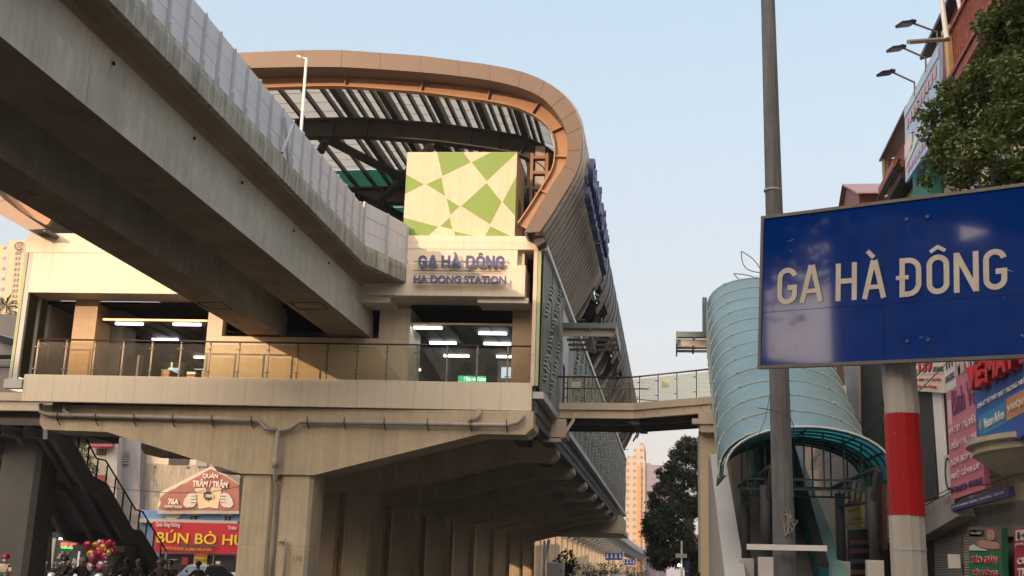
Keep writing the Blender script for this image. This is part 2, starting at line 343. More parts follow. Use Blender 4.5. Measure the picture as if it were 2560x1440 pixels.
litw=mat('lit_white_letter',(.9,.95,.9),.5,var=0,emit=1.)
# ------------------------------------------------------------ setting: ground
def struct(name,mb,m,**k):
    o=mb.build(name,m,**k); tag(o,kind='structure'); return o
g=MB(); g.quad((-900,-300,0),(900,-300,0),(900,1500,0),(-900,1500,0)); struct('ground',g,asphalt,loc=(0,0,0))
g=MB(); g.box(-3.2,9,-30,420,.002,.14); g.box(-60,-25.4,38,110,.002,.14); struct('pavement',g,paving,loc=(0,0,0))
g=MB(); g.box(-3.4,-3.2,-30,420,.002,.15); g.box(-25.4,-25.2,38,110,.002,.15); struct('kerb',g,kerbm,loc=(0,0,0))
g=MB()
for i in range(40): g.box(-8.5,-8.35,-20+i*8,-16+i*8,.004,.008); g.box(-20.5,-20.35,-20+i*8,-16+i*8,.004,.008)
struct('road_marking',g,linem,loc=(0,0,0))
# ------------------------------------------------------------ elevated guideway over the viewer
def Z0(): return None
gt=thing('rail_viaduct',(-14,10,10.4),'grey concrete elevated railway guideway with pale noise barrier, running overhead into the station','viaduct')
Y0,YE=-30,43.6
for (a,b,nm) in ((-13.1,-11.55,'girder'),(-16.35,-15.05,'girder')):
    m=MB(); m.m=0
    prof=[(a,10.43),(b,10.43),(b,11.3),(b-.06,11.34),(b-.02,12.0),(b+.1,12.14),(a-.1,12.14),(a,12.0)]
    m.prism(prof,'y',Y0,YE)
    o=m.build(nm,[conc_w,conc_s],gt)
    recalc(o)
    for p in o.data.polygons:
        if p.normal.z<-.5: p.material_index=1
m=MB(); edge=[(-10.8,Y0),(-10.8,38.9),(-9.85,41.75),(-9.85,43.2)]
def flare(m,xo,z0,z1,dx0=0.,xl=-17.4):
    for (xa,ya),(xb,yb) in zip(edge,edge[1:]):
        m.add([(xl,ya,z0),(xa+xo,ya,z0),(xb+xo,yb,z0),(xl,yb,z0),(xl,ya,z1),(xa+xo,ya,z1),(xb+xo,yb,z1),(xl,yb,z1)],[(0,3,2,1),(4,5,6,7),(0,1,5,4),(1,2,6,5),(2,3,7,6),(3,0,4,7)])
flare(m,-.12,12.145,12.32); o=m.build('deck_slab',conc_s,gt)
m=MB()
for (xa,ya),(xb,yb) in zip(edge,edge[1:]):
    m.add([(xa-.12,ya,12.18),(xa,ya,12.2),(xa+.0,ya,12.7),(xa-.04,ya,12.89),(xa-.5,ya,12.89),(xa-.5,ya,12.33)]+[(xb-.12,yb,12.18),(xb,yb,12.2),(xb+.0,yb,12.7),(xb-.04,yb,12.89),(xb-.5,yb,12.89),(xb-.5,yb,12.33)],
      [(i,(i+1)%6,6+(i+1)%6,6+i) for i in range(6)]+[(5,4,3,2,1,0),(6,7,8,9,10,11)])
o=m.build('edge_kerb',conc_e,gt); recalc(o)
m=MB(); m.box(-17.5,-17.2,Y0,YE-1.6,12.1,14.2); m.build('far_parapet',conc_e,gt)
# noise barrier: every panel and every post a part
def barrier(p,q,zb,zt):
    p,q=Vector(p),Vector(q); d=(q-p).normalized(); n=Vector((d.y,-d.x))
    a=p+d*.05; b=q-d*.05; h=(zt-zb)/3
    m=MB()
    for k in range(3):
        z0=zb+k*h+.012; z1=zb+(k+1)*h-.012; jit=random.uniform(-.008,.008)
        m.slab((a.x+n.x*jit,a.y+n.y*jit,z0),(b.x+n.x*jit,b.y+n.y*jit,z0),(b.x+n.x*jit,b.y+n.y*jit,z1),(a.x+n.x*jit,a.y+n.y*jit,z1),.06)
    m.build('barrier_panel',barr,gt)
    m=MB(); m.beam((p.x,p.y,zb-.02),(p.x,p.y,zt-.005),.09,.1,up=(n.x,n.y,0)); m.box(p.x+n.x*.05-.03,p.x+n.x*.05+.05,p.y-.02,p.y+.02,zb-.02,zb+.2)
    m.build('barrier_post',barr_f,gt)
ys=[14.6+i*.95 for i in range(26)]
for a,b in zip(ys,ys[1:]): barrier((-10.92,a),(-10.92,b),12.9,14.3)
ls=ys[-1]; pts=[(-10.92,ls),(-10.92,38.95),(-10.42,40.4),(-9.98,41.8),(-9.98,42.6)]
for a,b in zip(pts,pts[1:]): barrier(a,b,12.9,14.5 if a[1]>38.5 else 14.3)
m=MB()
for k in range(9): m.box(-13.62+.0,-13.5,-20+k*7,-19.4+k*7,12.1,12.14)
m=MB()
for y in (17.5,21.3,25.6,28.9,33.4,37.2): m.tube([(-11.56,y,11.75),(-11.53,y,11.75)],.045,10)
for y in (19.5,26.,32.5): m.tube([(-13.9+.9,y,11.2),(-13.09,y,11.2)],.05,8)
m.build('drain_hole',black,gt,each=True)
m=MB()
for (x0,x1) in ((-12.9,-11.8),(-16.2,-15.3)):
    for (a,b,c,d) in ((x0,x1,37.4,37.43),(x0,x1,38.4,38.43),(x0,x0+.03,37.43,38.4),(x1-.03,x1,37.43,38.4)): m.box(a,b,c,d,10.415,10.43)
m.build('hatch_outline',black,gt)
rnd=random.Random(31); m=MB()
for k in range(14):                      # thin mortar repairs with their own outlines on the soffits
    y=rnd.uniform(15,41); w1,h1_=rnd.uniform(.06,.25),rnd.uniform(.05,.14); x=rnd.choice((rnd.uniform(-12.8,-11.9),rnd.uniform(-16.0,-15.4)))
    m.add([(x+w1*.5*math.cos(a)*(1+.4*rnd.random()),y+h1_*3*math.sin(a)*(1+.4*rnd.random()),10.427) for a in [i*PI/5 for i in range(10)]],[tuple(range(10))[::-1]])
m.build('soffit_repairs',mat('repair_mortar',(.25,.18,.115),.9,var=.3,sc=5),gt)
# leaning struts on the barrier
t=thing('leaning_steel_struts',(-10.75,31,12.9),'two crossed grey steel bars leaning against the outside of the noise barrier','strut')
m=MB(); m.beam(PX(712,293,-10.8),PX(722,408,-10.7),.07,.07); m.build('bar',barr_f,t)
m=MB(); m.beam(PX(733,312,-10.7),PX(706,382,-10.62),.07,.07); m.build('bar',barr_f,t)
# white lamp post by the track
t=thing('track_lamp_post',(-12.9,37,12.3),'slim white lamp post with a flat head rising behind the noise barrier','lamp post')
a=PY(754,335,37); b=PY(766,146,37)
m=MB(); m.tube([(a.x,37,12.3),b],.075,8,.05); m.build('pole',white,t,smooth=True)
m=MB(); m.beam(b,b+Vector((-.28,-.05,.02)),.05,.05); m.build('arm',white,t)
m=MB(); c=PY(744,143,37); m.beam(b+Vector((-.15,-.04,.02)),c+Vector((0,0,.03)),.14,.05); m.build('lamp_head',white,t)
t=tag(MB().box(-11.6,-11.25,36.2,36.5,14.2,14.62).build('signal_box',mat('yellow_paint',(.7,.5,.12),.5)),'small yellow box showing above the noise barrier near the station','box')
# ------------------------------------------------------------ station building
st=thing('station_building',(-14.7,42,0),'elevated cream-panelled metro station with glass balcony and a green and cream mural box','station')
def part(name,mb,m,p=None,**k): return mb.build(name,m,p or st,**k)
V=42.0
m=MB(1); m.box(-24.37,-5.07,0,.25,7.48,8.5); part('floor_fascia',m,clads)
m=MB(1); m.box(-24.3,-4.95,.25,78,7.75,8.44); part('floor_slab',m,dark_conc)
m=MB(1); m.box(-24.66,-17.15,0,1.4,11.7,13.3); m.box(-24.98,-17.15,-.02,1.4,13.3,14.07); part('upper_wall',m,cladw)
m=MB(1); m.box(-11.65,-5.75,0,1.38,12.9,13.55); m.box(-10.05,-4.83,-.02,1.38,13.55,14.07); m.box(-11.65,-10.051,0,1.38,13.55,14.05); m.box(-11.65,-5.42,-.15,1.38,11.7,12.9); m.box(-5.75,-5.52,.3,1.3,12.9,13.55); part('sign_wall',m,cladw)
m=MB(1); m.box(-11.6,-10.5,.0,1.35,11.45,11.7); m.box(-7.2,-5.3,.05,1.35,11.5,11.7); part('wall_bracket',m,cladp,each=True)
# recessed wall behind the balcony
m=MB(1); m.box(-18.0,-17.4,1.4,1.7,8.44,11.9); m.box(-17.4,-11.2,1.4,1.7,8.44,10.36); m.box(-11.2,-10.18,1.4,1.7,8.44,11.9); m.box(-10.18,-10.0,1.4,3.4,8.44,11.9); m.box(-18.,-17.85,1.7,3,8.44,11.9)
part('recessed_wall',m,cladw,each=True)
m=MB(1); m.box(-23.35,-22.42,1.2,2.6,8.44,11.69); m.box(-6.02,-5.15,1.2,2.6,8.44,11.69); part('stone_pillar',m,stone,each=True)
m=MB(1); m.box(-22.42,-21.9,2.4,3.6,8.44,11.6); part('inner_pillar',m,mat('olive_wall',(.22,.18,.12),.6))
m=MB(1); m.box(-24.6,-5.0,1.4,16,11.55,11.68); m.box(-24.6,-5,16,16.2,8.44,11.5); m.box(-17.3,-11.3,1.75,3.2,10.4,10.42); part('void_shade_sheet',m,black)  # black sheets stand in for the deep shade in ceiling void and notch
m=MB(1); m.box(-22.4,-18.0,1.55,16,10.92,10.97); m.box(-10.0,-6.05,1.55,16,10.92,10.97); m.box(-17.9,-10.1,3.3,16,10.92,10.97); part('ceiling',m,ceil,each=True)
m=MB(1); m.box(-22.35,-18.05,1.47,1.54,10.94,11.02); m.box(-10.13,-6.05,1.47,1.54,10.94,11.02); part('ceiling_edge_trim',m,mat('tan_trim',(.6,.42,.25),.4,metal=.4),each=True)
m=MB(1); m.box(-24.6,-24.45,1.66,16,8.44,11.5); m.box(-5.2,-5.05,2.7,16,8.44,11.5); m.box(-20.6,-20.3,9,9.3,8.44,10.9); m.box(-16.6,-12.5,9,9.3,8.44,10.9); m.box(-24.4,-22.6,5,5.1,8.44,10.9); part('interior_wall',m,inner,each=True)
for (x,v) in ((-21.3,.75),(-18.95,.9),(-21.2,4.8),(-9.37,.05+1.6),(-6.98,2.55),(-9.35,4.65),(-7.1,4.65),(-12.2,11.2),(-9.3,7.5),(-7.0,7.5),(-21,8.8)):
    v=max(v,1.62); m=MB(1); m.box(x-.55,x+.55,v,v+.12,10.82,10.9); part('ceiling_light',m,tubelight)
m=MB(1); m.box(-8.75,-7.6,5.2,5.28,9.35,9.6); hs=part('hanging_sign',m,exitg)
text('sign_lettering','? Bán vé Ticket',(-8.05,SY(-8.05,5.2)-.01,9.48),(1,K,0),(0,0,1),.9,.16,litw,hs)
m=MB(1); m.box(-8.4,-7.75,5.3,5.4,9.66,9.72); m.tube([(-8.6,5.24,9.6),(-8.6,5.24,10.9)],.015,5); m.tube([(-7.7,5.24,9.6),(-7.7,5.24,10.9)],.015,5); part('sign_hanger',m,steel_d,hs)
# ticket gates, machines and notice boards inside the concourse
gate_o=mat('orange_gate_panel',(.62,.25,.07),.5); gate_g=mat('grey_gate_metal',(.25,.25,.25),.35,metal=.5); scr=mat('screen_glow',(.5,.65,.8),.4,var=0,emit=.6)
for (x,v) in ((-20.3,3.2),(-19.4,3.6),(-18.7,3.4),(-9.4,6.2),(-8.5,6.2),(-7.6,6.2)):
    m=MB(1); m.box(x-.18,x+.18,v,v+1.2,8.44,9.3); g_=part('ticket_gate',m,gate_g)
    m=MB(1); m.box(x-.17,x+.17,v-.03,v,8.5,9.2); part('front_panel',m,gate_o,g_)
for (x,v,w_) in ((-21.4,6.5,.9),(-6.7,5,.8),(-12,8.8,1.2)):
    m=MB(1); m.box(x-w_/2,x+w_/2,v,v+.3,8.44,10.2); g_=part('ticket_machine',m,gate_g); m=MB(1); m.box(x-w_*.3,x+w_*.3,v-.02,v,9.5,9.95); part('machine_screen',m,scr,g_)
for (x,v) in ((-19.8,15.9),(-8.2,15.9),(-22.8,4.95)):
    m=MB(1); m.box(x-.7,x+.7,v-.06,v,9.3,10.2); part('notice_board',m,mat('white_board',(.5,.5,.48),.5))
m=MB(1)
for k in range(7): m.box(-22.3+k*.72,-22.27+k*.72,1.6,15.5,10.9,10.92)
for k in range(6): m.box(-10+k*.75,-9.97+k*.75,1.6,15.5,10.9,10.92)
part('ceiling_joint',m,black,each=True)
# balcony glass railing
posts=[-24.1+i*1.13 for i in range(17)]+[-5.18]
for i,x in enumerate(posts):
    m=MB(1); m.box(x-.03,x+.03,.2,.26,8.5,9.86)
    for z in (8.75,9.6): m.box(x-.11,x+.11,.17,.2,z-.015,z+.015); m.sphere((x,.16,z),.03,6,4)
    m.sphere((x,.2,9.82),.04,6,4); part('railing_post',m,chrome)
for a,b in zip(posts,posts[1:]):
    m=MB(1); m.box(a+.035,b-.035,.14,.152,8.56,9.78); part('railing_glass',m,railglass)
m=MB(1); m.box(-5.16,-5.148,.3,1.15,8.56,9.78); m.box(-24.14,-24.128,.3,1.1,8.56,9.78); part('railing_glass',m,railglass)
m=MB(1); m.tube([(-24.14,1.2,9.9),(-24.14,.23,9.9),(-5.16,.23,9.9),(-5.16,1.2,9.9)],.035,8); part('handrail',m,handrail,smooth=True)
# letters on the sign wall
ls=thing('station_name_letters',(-8,41.6,12.4),'blue metal station letters GA HÀ ĐÔNG over HA DONG STATION on the cream wall','letters')
rv=(1,K,0)
def gl_map(x,y,d): 
    X=-9.3+x*.91; return Vector((X,SY(X,-.36-d),12.74+y))
for ch,xx,ww in (('G',0,.36),('A',.4,.4),('H',.96,.36),('À',1.36,.4),('Đ',1.98,.36),('Ô',2.38,.38),('N',2.8,.36),('G',3.2,.36)): glyph(ch,xx-.13,0,ww,.46,.095,gl_map,navy,ls,dd=.02,t=.1)
text('lettering','HA DONG STATION',(-7.8,SY(-7.8,-.42),12.24),rv,(0,0,1),3.45,.3,navy,ls,ext=.05,bold=.03)
m=MB(1)
for z in (12.62,12.98,12.16,12.32): m.box(-9.6,-6.3,-.3,-.27,z-.012,z+.012)
for x in (-9.3,-7.9,-6.6): m.box(x-.01,x+.01,-.3,0,12.97,12.99); m.box(x-.01,x+.01,-.3,-.15,12.15,12.17)
m.build('mounting_rail',steel_d,ls)
# mural box
def cz(x,y):
    p=_ray(x,y); t=(42+K*5.5-.0+.3)/(p.y-K*p.x); q=EYE+p*t; return (q.x,q.z)
m=MB(1); m.box(-10.22,-5.93,.31,2.7,14.05,17.55); cube=part('mural_box',m,cubec)
X0,X1,Zb,Zt=-10.22,-5.93,14.1,17.54
def z3(*l): return [(X0+(X1-X0)*((x-1145)/(1850-1145)),Zb+(Zt-Zb)*((1250-y)/(1250-700))) for x,y in l]
polys=[z3((1338,700),(1506,700),(1555,765),(1378,855)),z3((1850,700),(1662,888),(1562,765),(1682,700)),z3((1145,845),(1262,910),(1145,972)),z3((1278,910),(1372,864),(1400,985)),
 z3((1413,1000),(1497,1052),(1440,1105)),z3((1662,900),(1762,1022),(1695,1165),(1507,1050)),z3((1850,855),(1850,1112),(1768,1022)),z3((1145,1125),(1366,1182),(1300,1250),(1190,1250),(1145,1170)),
 z3((1380,1180),(1437,1122),(1458,1198)),z3((1468,1210),(1640,1250),(1480,1250)),z3((1697,1178),(1850,1250),(1660,1250))]
m=MB(1)
for p in polys:
    p=[(min(max(a,X0+.002),X1-.002),b) for a,b in p]; m.add([(a,.303,b) for a,b in p],[tuple(range(len(p)))])
part('green_facets',m,cubeg,cube)
m=MB(1); m.box(X1,X1+.02,1.0,1.8,14.9,15.9); part('side_window',m,mat('brown_window',(.12,.08,.05),.3),cube)
# corner posts and side louvres
m=MB(1); m.box(-24.98,-24.86,-.02,.1,8.3,13.3); part('corner_post',m,greenp,each=True)
m=MB(1); m.box(-24.84,-24.66,.0,.14,8.0,13.3); m.box(-25.1,-24.4,-.08,.24,7.95,8.3); m.box(-24.66,-24.56,.75,.85,8.44,11.68); m.box(-24.66,-24.56,1.5,1.62,8.44,11.68); part('corner_post',m,whiteg,each=True)
m=MB(1); m.box(-4.97,-4.85,-.02,.1,8.4,13.54); part('corner_post',m,greenp,each=True)
m=MB(1); m.box(-5.13,-4.99,.0,.14,8.4,13.54); part('corner_post',m,mat('peach_post',(.72,.55,.42),.5),each=True)
m=MB(1)
for k in range(58):
    z=8.5+k*.083
    for a,b in ((.16,.74),(.87,1.49)): m.add([(-24.72,a,z),(-24.72,b,z),(-24.62,b,z+.05),(-24.62,a,z+.05)],[(0,1,2,3)])
m.box(-24.78,-24.76,.15,2.6,8.44,13.3); part('side_louvre',m,louv)
# right side screen: dark slatted skin with raised fins
XS=-4.75
def screen(v0,v1,z0,z1):
    m=MB(1); m.box(XS-.05,XS,v0,v1,z0,z1); m.m=1
    rnd=random.Random(int(v0*7)+3)
    v=v0+.6
    while v<v1-1.2:
        # clusters drift diagonally down the skin
        for c in range(3):
            zc=z0+((v*.83+c*2.05)%(z1-z0-.8))+.3
            for q in range(4):
                z=zc+q*.2; vv=v+q*.21+rnd.uniform(-.08,.08)
                if z<z1-.15: m.box(XS,XS+.09,vv,min(vv+rnd.uniform(.45,.75),v1-.1),z,z+.05)
        v+=1.15
    m.m=2
    n=int((v1-v0)/3)
    for k in range(n+1): m.box(XS+.001,XS+.02,v0+k*3,v0+k*3+.04,z0,z1)
    part('side_screen',m,[screenm,screenf,steel_d])
screen(.15,7.6,8.25,13.55); screen(12.6,80,8.25,13.55)
m=MB(1); m.box(XS-.3,XS+.12,.1,80,13.56,13.78); part('screen_top_trim',m,white)
m=MB(1); m.box(XS-.3,XS+.1,.1,80,7.95,8.2); part('screen_bottom_trim',m,whiteg)
m=MB(1); m.box(XS-.25,XS-.1,7.6,12.6,8.3,13.5); m.box(XS-.1,XS+.06,7.6,7.75,8.3,13.55); m.box(XS-.1,XS+.06,12.45,12.6,8.3,13.55); part('portal_wall',m,whiteg)
m=MB(1); m.box(XS-.09,XS-.06,8.0,10.2,8.5,10.9); part('portal_shade_sheet',m,black)  # black sheet on the wall stands in for a dark doorway
# canopy
OUT=[(-16.93,21.17),(-14.28,21.25),(-12.7,21.24),(-11.19,21.12),(-9.6,20.98),(-8.13,20.77),(-6.9,20.58),(-5.71,20.3),(-4.8,19.9),(-4.02,19.3),(-3.6,18.7),(-3.38,18.03),(-3.33,17.16),(-3.49,16.3),(-3.99,15.33),(-4.44,14.54),(-4.82,13.94)]
INN=[(-16.4,20.52),(-14.23,20.55),(-12.7,20.53),(-11.15,20.43),(-9.6,20.3),(-8.1,20.13),(-6.9,19.94),(-5.8,19.66),(-5.0,19.3),(-4.5,18.85),(-4.12,18.3),(-3.92,17.75),(-3.87,17.1),(-3.98,16.5),(-4.35,15.85),(-4.85,14.96),(-5.4,13.9)]
LO=[(-24.4,13.9),(-26.2,14.9),(-27.3,16.3),(-27.4,17.6),(-26.4,19.0),(-24.6,20.1),(-22.,20.8),(-19.4,21.1)]
LI=[(-23.7,13.95),(-25.5,15.1),(-26.7,16.4),(-26.75,17.5),(-25.9,18.6),(-24.3,19.5),(-21.9,20.15),(-19.2,20.45)]
def smoothp(p,n=3):
    out=[]
    for i in range(len(p)-1):
        a=Vector(p[max(i-1,0)]);b=Vector(p[i]);c=Vector(p[i+1]);d=Vector(p[min(i+2,len(p)-1)])
        for k in range(n):
            t=k/n; out.append(tuple(.5*((2*b)+(c-a)*t+(2*a-5*b+4*c-d)*t*t+(3*b-a-3*c+d)*t**3)))
    return out+[tuple(p[-1])]
O=smoothp(LO+OUT); I=smoothp(LI+INN)
def ring(m,A,B,v0,v1):
    """strip between curves A and B with depth v0..v1"""
    n=len(A); vs=[(a[0],v0,a[1]) for a in A]+[(b[0],v0,b[1]) for b in B]+[(a[0],v1,a[1]) for a in A]+[(b[0],v1,b[1]) for b in B]
    fs=[]
    for i in range(n-1): fs+=[(i,i+1,n+i+1,n+i),(2*n+i,3*n+i,3*n+i+1,2*n+i+1),(i,2*n+i,2*n+i+1,i+1),(n+i,n+i+1,3*n+i+1,3*n+i)]
    fs+=[(0,n,3*n,2*n),(n-1,3*n-1,4*n-1,2*n-1)]
    m.add(vs,fs)
def lerp(A,B,t): return [(a[0]+(b[0]-a[0])*t,a[1]+(b[1]-a[1])*t) for a,b in zip(A,B)]
def inset(A,d):
    out=[]
    for i,a in enumerate(A):
        p=Vector(A[max(i-1,0)]);q=Vector(A[min(i+1,len(A)-1)]); t=(q-p).normalized(); nrm=Vector((t.y,-t.x)); out.append((a[0]+nrm.x*d,a[1]+nrm.y*d))
    return out
cano=thing('station_canopy',(-14.5,43,14),'huge curved bronze metal roof arching over the platforms with exposed dark steel beams','roof')
m=MB(1); ring(m,O,I,-1.05,-.98); part('front_fascia',m,bronze,cano)
m=MB(1)                                   # raised joints across the fascia
for i in range(0,len(O)-1,3):
    a,b=O[i],I[i]; m.beam((a[0],-1.06,a[1]),(b[0],-1.06,b[1]),.02,.016,up=(0,1,0))
part('fascia_joint',m,bronze_d,cano,each=True)
m=MB(1); I2=inset(I,-.12); ring(m,I,I2,-1.0,.0); part('edge_soffit',m,bronze_d,cano)
IB=inset(O,.55); IB2=inset(O,1.08)
k0=24
def halfI(A): return A
m=MB(1); ring(m,IB,IB2,-.02,.04); ring(m,IB2,inset(O,1.13),-.2,.12); ring(m,inset(O,.5),IB,-.2,.12)
for i in range(0,len(O)-1,6):
    a,b=IB[i],IB2[i]; m.beam((a[0],-.1,a[1]),(b[0],-.1,b[1]),.04,.16,up=(0,1,0))
part('front_arch_beam',m,orangem,cano)
# outer shell: ribbed metal on the right flank for the first bays, sheet on top
nO=len(O); js=int(nO*.62)
def topi(x): return min(range(nO),key=lambda i:abs(O[i][0]-x)+(0 if O[i][1]>18.5 else 50))
iR=topi(-5.0); iL=topi(-24.5)
side=O[iR:]; side2=inset(side,.06)
m=MB(1); ring(m,side,side2,-.98,13.6); part('ribbed_cladding',m,clad_rib,cano,smooth=False)
m=MB(1); so_=inset(side,-.03)
for k in range(22): m.tube([(p[0],-.75+k*.67,p[1]) for p in so_],.075,6)
part('cladding_ribs',m,clad_rib,cano,smooth=True)
m=MB(1); l=O[:iL+1]; ring(m,l,inset(l,.06),-.98,80); part('ribbed_cladding',m,clad_rib,cano)
top=O[iL:iR+1]; m=MB(1); ring(m,top,inset(top,.06),-.98,0.05); part('roof_edge_sheet',m,bronze_d,cano)
T=inset(top,.12)
m=MB(1); n=len(T)
for b in range(13):
    v0=.1+b*6.1; m.m=1 if b>1 else 0
    m.add([(p[0],v0,p[1]) for p in T]+[(p[0],v0+6.0,p[1]) for p in T],[(i,i+1,n+i+1,n+i) for i in range(n-1)])
part('roof_sheet',m,[roofsheet,glassmat('green_roof_net',(.03,.14,.085),0,.3,opq=.9)],cano)
m=MB(1)
for b in range(80): 
    v=.6+b*1.0
    for i in range(n-1):
        a,c=T[i],T[i+1]; m.add([(a[0],v,a[1]-.06),(c[0],v,c[1]-.06),(c[0],v+.05,c[1]-.06),(a[0],v+.05,a[1]-.06)],[(0,1,2,3)])
part('sheet_joint',m,mat('grey_joint',(.2,.19,.17),.6),cano)
# longitudinal rafters + main arches + bracing
m=MB(1); T2=inset(top,.3)
for q,i in enumerate(range(1,n-1,1)):
    a=inset(T,.28)[i]; big=(q%4==0)
    m.box(a[0]-(.13 if big else .055),a[0]+(.13 if big else .055),.05,80,a[1]-(.3 if big else .1),a[1]+.12)
part('rafter',m,steel_d,cano,each=True)
A1=[p for p in inset(O,.75)]; 
arches=[]
for b in range(9):
    v=3.6+b*9
    A=inset(O,1.05); B=inset(O,1.75)
    m=MB(1); ring(m,A[iL-6:iR+8],B[iL-6:iR+8],v-.03,v+.03); ring(m,B[iL-6:iR+8],inset(B,.06)[iL-6:iR+8],v-.25,v+.25); ring(m,inset(A,-.06)[iL-6:iR+8],A[iL-6:iR+8],v-.25,v+.25)
    for i in range(iL,iR,3): a_,b_=A[i],B[i]; m.beam((a_[0],v-.1,a_[1]),(b_[0],v-.1,b_[1]),.04,.2,up=(0,1,0))
    m.box(-5.62,-5.2,v-.2,v-.14,14.07,18.9); m.box(-5.62,-5.2,v+.14,v+.2,14.07,18.9); m.box(-5.44,-5.38,v-.14,v+.14,14.07,18.9)
    m.box(-24.3,-23.9,v-.2,v+.2,14.07,19.2)
    part('arch_beam',m,steel_d,cano)
m=MB(1); v=3.2
for x in (-5.72,-5.1): m.box(x-.06,x+.06,v,v+.12,14.07,18.6)
for k in range(7): m.box(-5.72,-5.1,v+.01,v+.1,14.4+k*.66,14.52+k*.66)
part('lattice_column',m,orangem,cano)
m=MB(1)
for k in range(7): m.box(-5.6,-5.2,3.36,3.4,14.55+k*.66,15.0+k*.66)
part('lattice_infill',m,whiteg,cano)
m=MB(1)
for b in range(8):
    v=3.6+b*9
    for (xa,xb) in ((-19,-14.5),(-14.5,-10),(-10,-6.5)):
        za=20.2-abs(xa+14)*.05; zb=20.2-abs(xb+14)*.09
        m.beam((xa,v,za-.8),(xb,v+9,zb-.8),.28,.28); m.beam((xb,v,zb-.8),(xa,v+9,za-.8),.28,.28)
part('cross_brace',m,steel_d,cano,each=True)
# far open flank: ribs, struts, and the ragged dark shingle skin
m=MB(1)
side=O[iR:]
for b in range(50):
    v0=13.7+b*1.33; j=.05*(b%3)
    u=[p for p in side if p[1]>15.6+.3*math.sin(b*1.7)]
    ring(m,inset(u,-.02-j*.8),inset(u,.05-j*.8),v0,v0+1.3)
part('dark_shingle_skin',m,shingle,cano)
for b in range(8):
    v=14.5+b*8.6; B=inset(O,.6)[iR+2:]
    m=MB(1); m.tube([(p[0],v,p[1]) for p in B],.16,8); m.tube([(-5.5,v+2,13.8),(-4.6,v+2,14.8),(-4.0,v+1.5,16.0),(-3.75,v,17.3)],.09,8); part('curved_strut',m,whiteg,cano,smooth=True)
    m=MB(1); m.prism([(-6.4,13.8),(-5.0,13.8),(-4.1,15.5),(-4.0,17.2),(-4.9,17.2),(-5.2,15.6)],'y',v+1.2,v+1.3); 
    for z in (14.3,15.1,15.9,16.6): m.box(-6,-4.4+.12*(z-14),v+1.12,v+1.2,z,z+.07)
    part('frame_panel',m,mat('brown_grey_steel',(.2,.17,.145),.5,metal=.3),cano)
m=MB(1); m.box(-6.0,-5.85,3.9,80,13.8,18.5); m.box(-6.6,-5.0,80,80.3,13.8,19); part('back_shade_sheet',m,mat('shade_sheet_dark',(.04,.035,.032),.7),cano)  # dark sheet stands in for the shaded space behind the lattice column
m=MB(1); m.box(-24,-6.6,20,20.3,14,18.2); part('green_netting',m,roofgreen,cano)
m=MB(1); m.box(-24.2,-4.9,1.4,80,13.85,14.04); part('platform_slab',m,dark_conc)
# end tips of the canopy
m=MB(1); m.prism([(-5.1,13.75),(-4.75,13.95),(-4.65,13.7),(-4.95,13.5)],'y',-.6,13.6); part('gutter',m,steel_d,cano)
# big side letters on the flank
sl_=thing('flank_letters',(-3.2,50,16),'large blue station letters standing out from the curved flank of the canopy','letters')
text('lettering','GA HÀ ĐÔNG',(-3.18,48.2,17.1),(0,1,0),(0.05,0,1),11.5,1.35,navy,sl_,ext=.1,bold=.0)
text('lettering','HA DONG STATION',(-3.3,48.2,15.9),(0,1,0),(-.05,0,1),11.5,.5,navy,sl_,ext=.1,bold=.0)
m=MB(1)
for z in (16.6,17.6,15.7,16.1): m.beam((-3.3,.4,z),(-3.3,13.2,z),.05,.05)
m.build('mounting_rail',steel_d,sl_)
# ------------------------------------------------------------ piers
def make_pier(Y,X0=-14.4,front=False):
    t=thing('station_pier',(X0,Y,0),'cream-grey concrete T-shaped pier with drain pipes, front one under the station' if front else 'x','pier','piers under the station')
    for (a,b) in ((-15.74,-14.52),(-14.28,-13.05)):
        m=MB(); c=.12
        m.prism([(a,Y+c),(a+c,Y),(b-c,Y),(b,Y+c),(b,Y+1.5),(a,Y+1.5)],'z',0,5.0); m.build('column',conc,t)
    m=MB(); m.box(-14.52,-14.28,Y+.3,Y+1.4,0,5.0); m.build('column_recess',conc,t)
    pr=[(-23.95,7.1),(-23.95,6.75),(-23.75,6.5),(-21.2,6.45),(-15.8,4.995),(-13.0,4.995),(-6.9,6.6),(-5.25,6.6),(-4.98,6.85),(-4.98,7.45),(-23.95,7.45)]
    m=MB(); m.prism(pr,'y',Y-.1,Y+1.7); o=m.build('pier_cap',conc,t); recalc(o)
    return t
fp=make_pier(42,front=True)
m=MB(); r=.085; z=7.0
m.tube([(-23.9,41.75,7.45),(-23.85,41.7,7.15),(-23.5,41.7,z+.05),(-17,41.7,z-.02),(-15.2,41.7,z-.05),(-14.9,41.7,z-.35),(-14.4,41.7,z-.42)],r,10)
m.tube([(-5.3,41.75,7.3),(-5.5,41.7,7.02),(-5.9,41.7,z-.1),(-12.6,41.7,z-.08),(-13.6,41.7,z-.08),(-13.95,41.7,z-.35),(-14.4,41.7,z-.42)],r,10)
m.tube([(-22.9,41.75,7.45),(-22.9,41.7,7.2),(-22.5,41.7,7.0)],r,10); m.tube([(-6.9,41.75,7.5),(-6.95,41.7,7.2),(-7.3,41.7,6.98)],r,10)
m.tube([(-14.4,41.7,z-.4),(-14.4,41.7,5.1),(-14.42,41.85,4.75),(-14.4,42.05,4.5),(-14.4,42.05,2.2),(-14.38,42.0,1.0)],r,10); m.tube([(-14.4,41.7,5.6),(-14.4,41.7,5.2)],r*1.35,10)
m.tube([(-14.1,41.9,2.6),(-13.9,41.88,2.62),(-13.82,41.88,2.5),(-13.82,41.88,.6)],.055,8)
m.build('drain_pipe',pipem,fp,smooth=True)
m=MB()
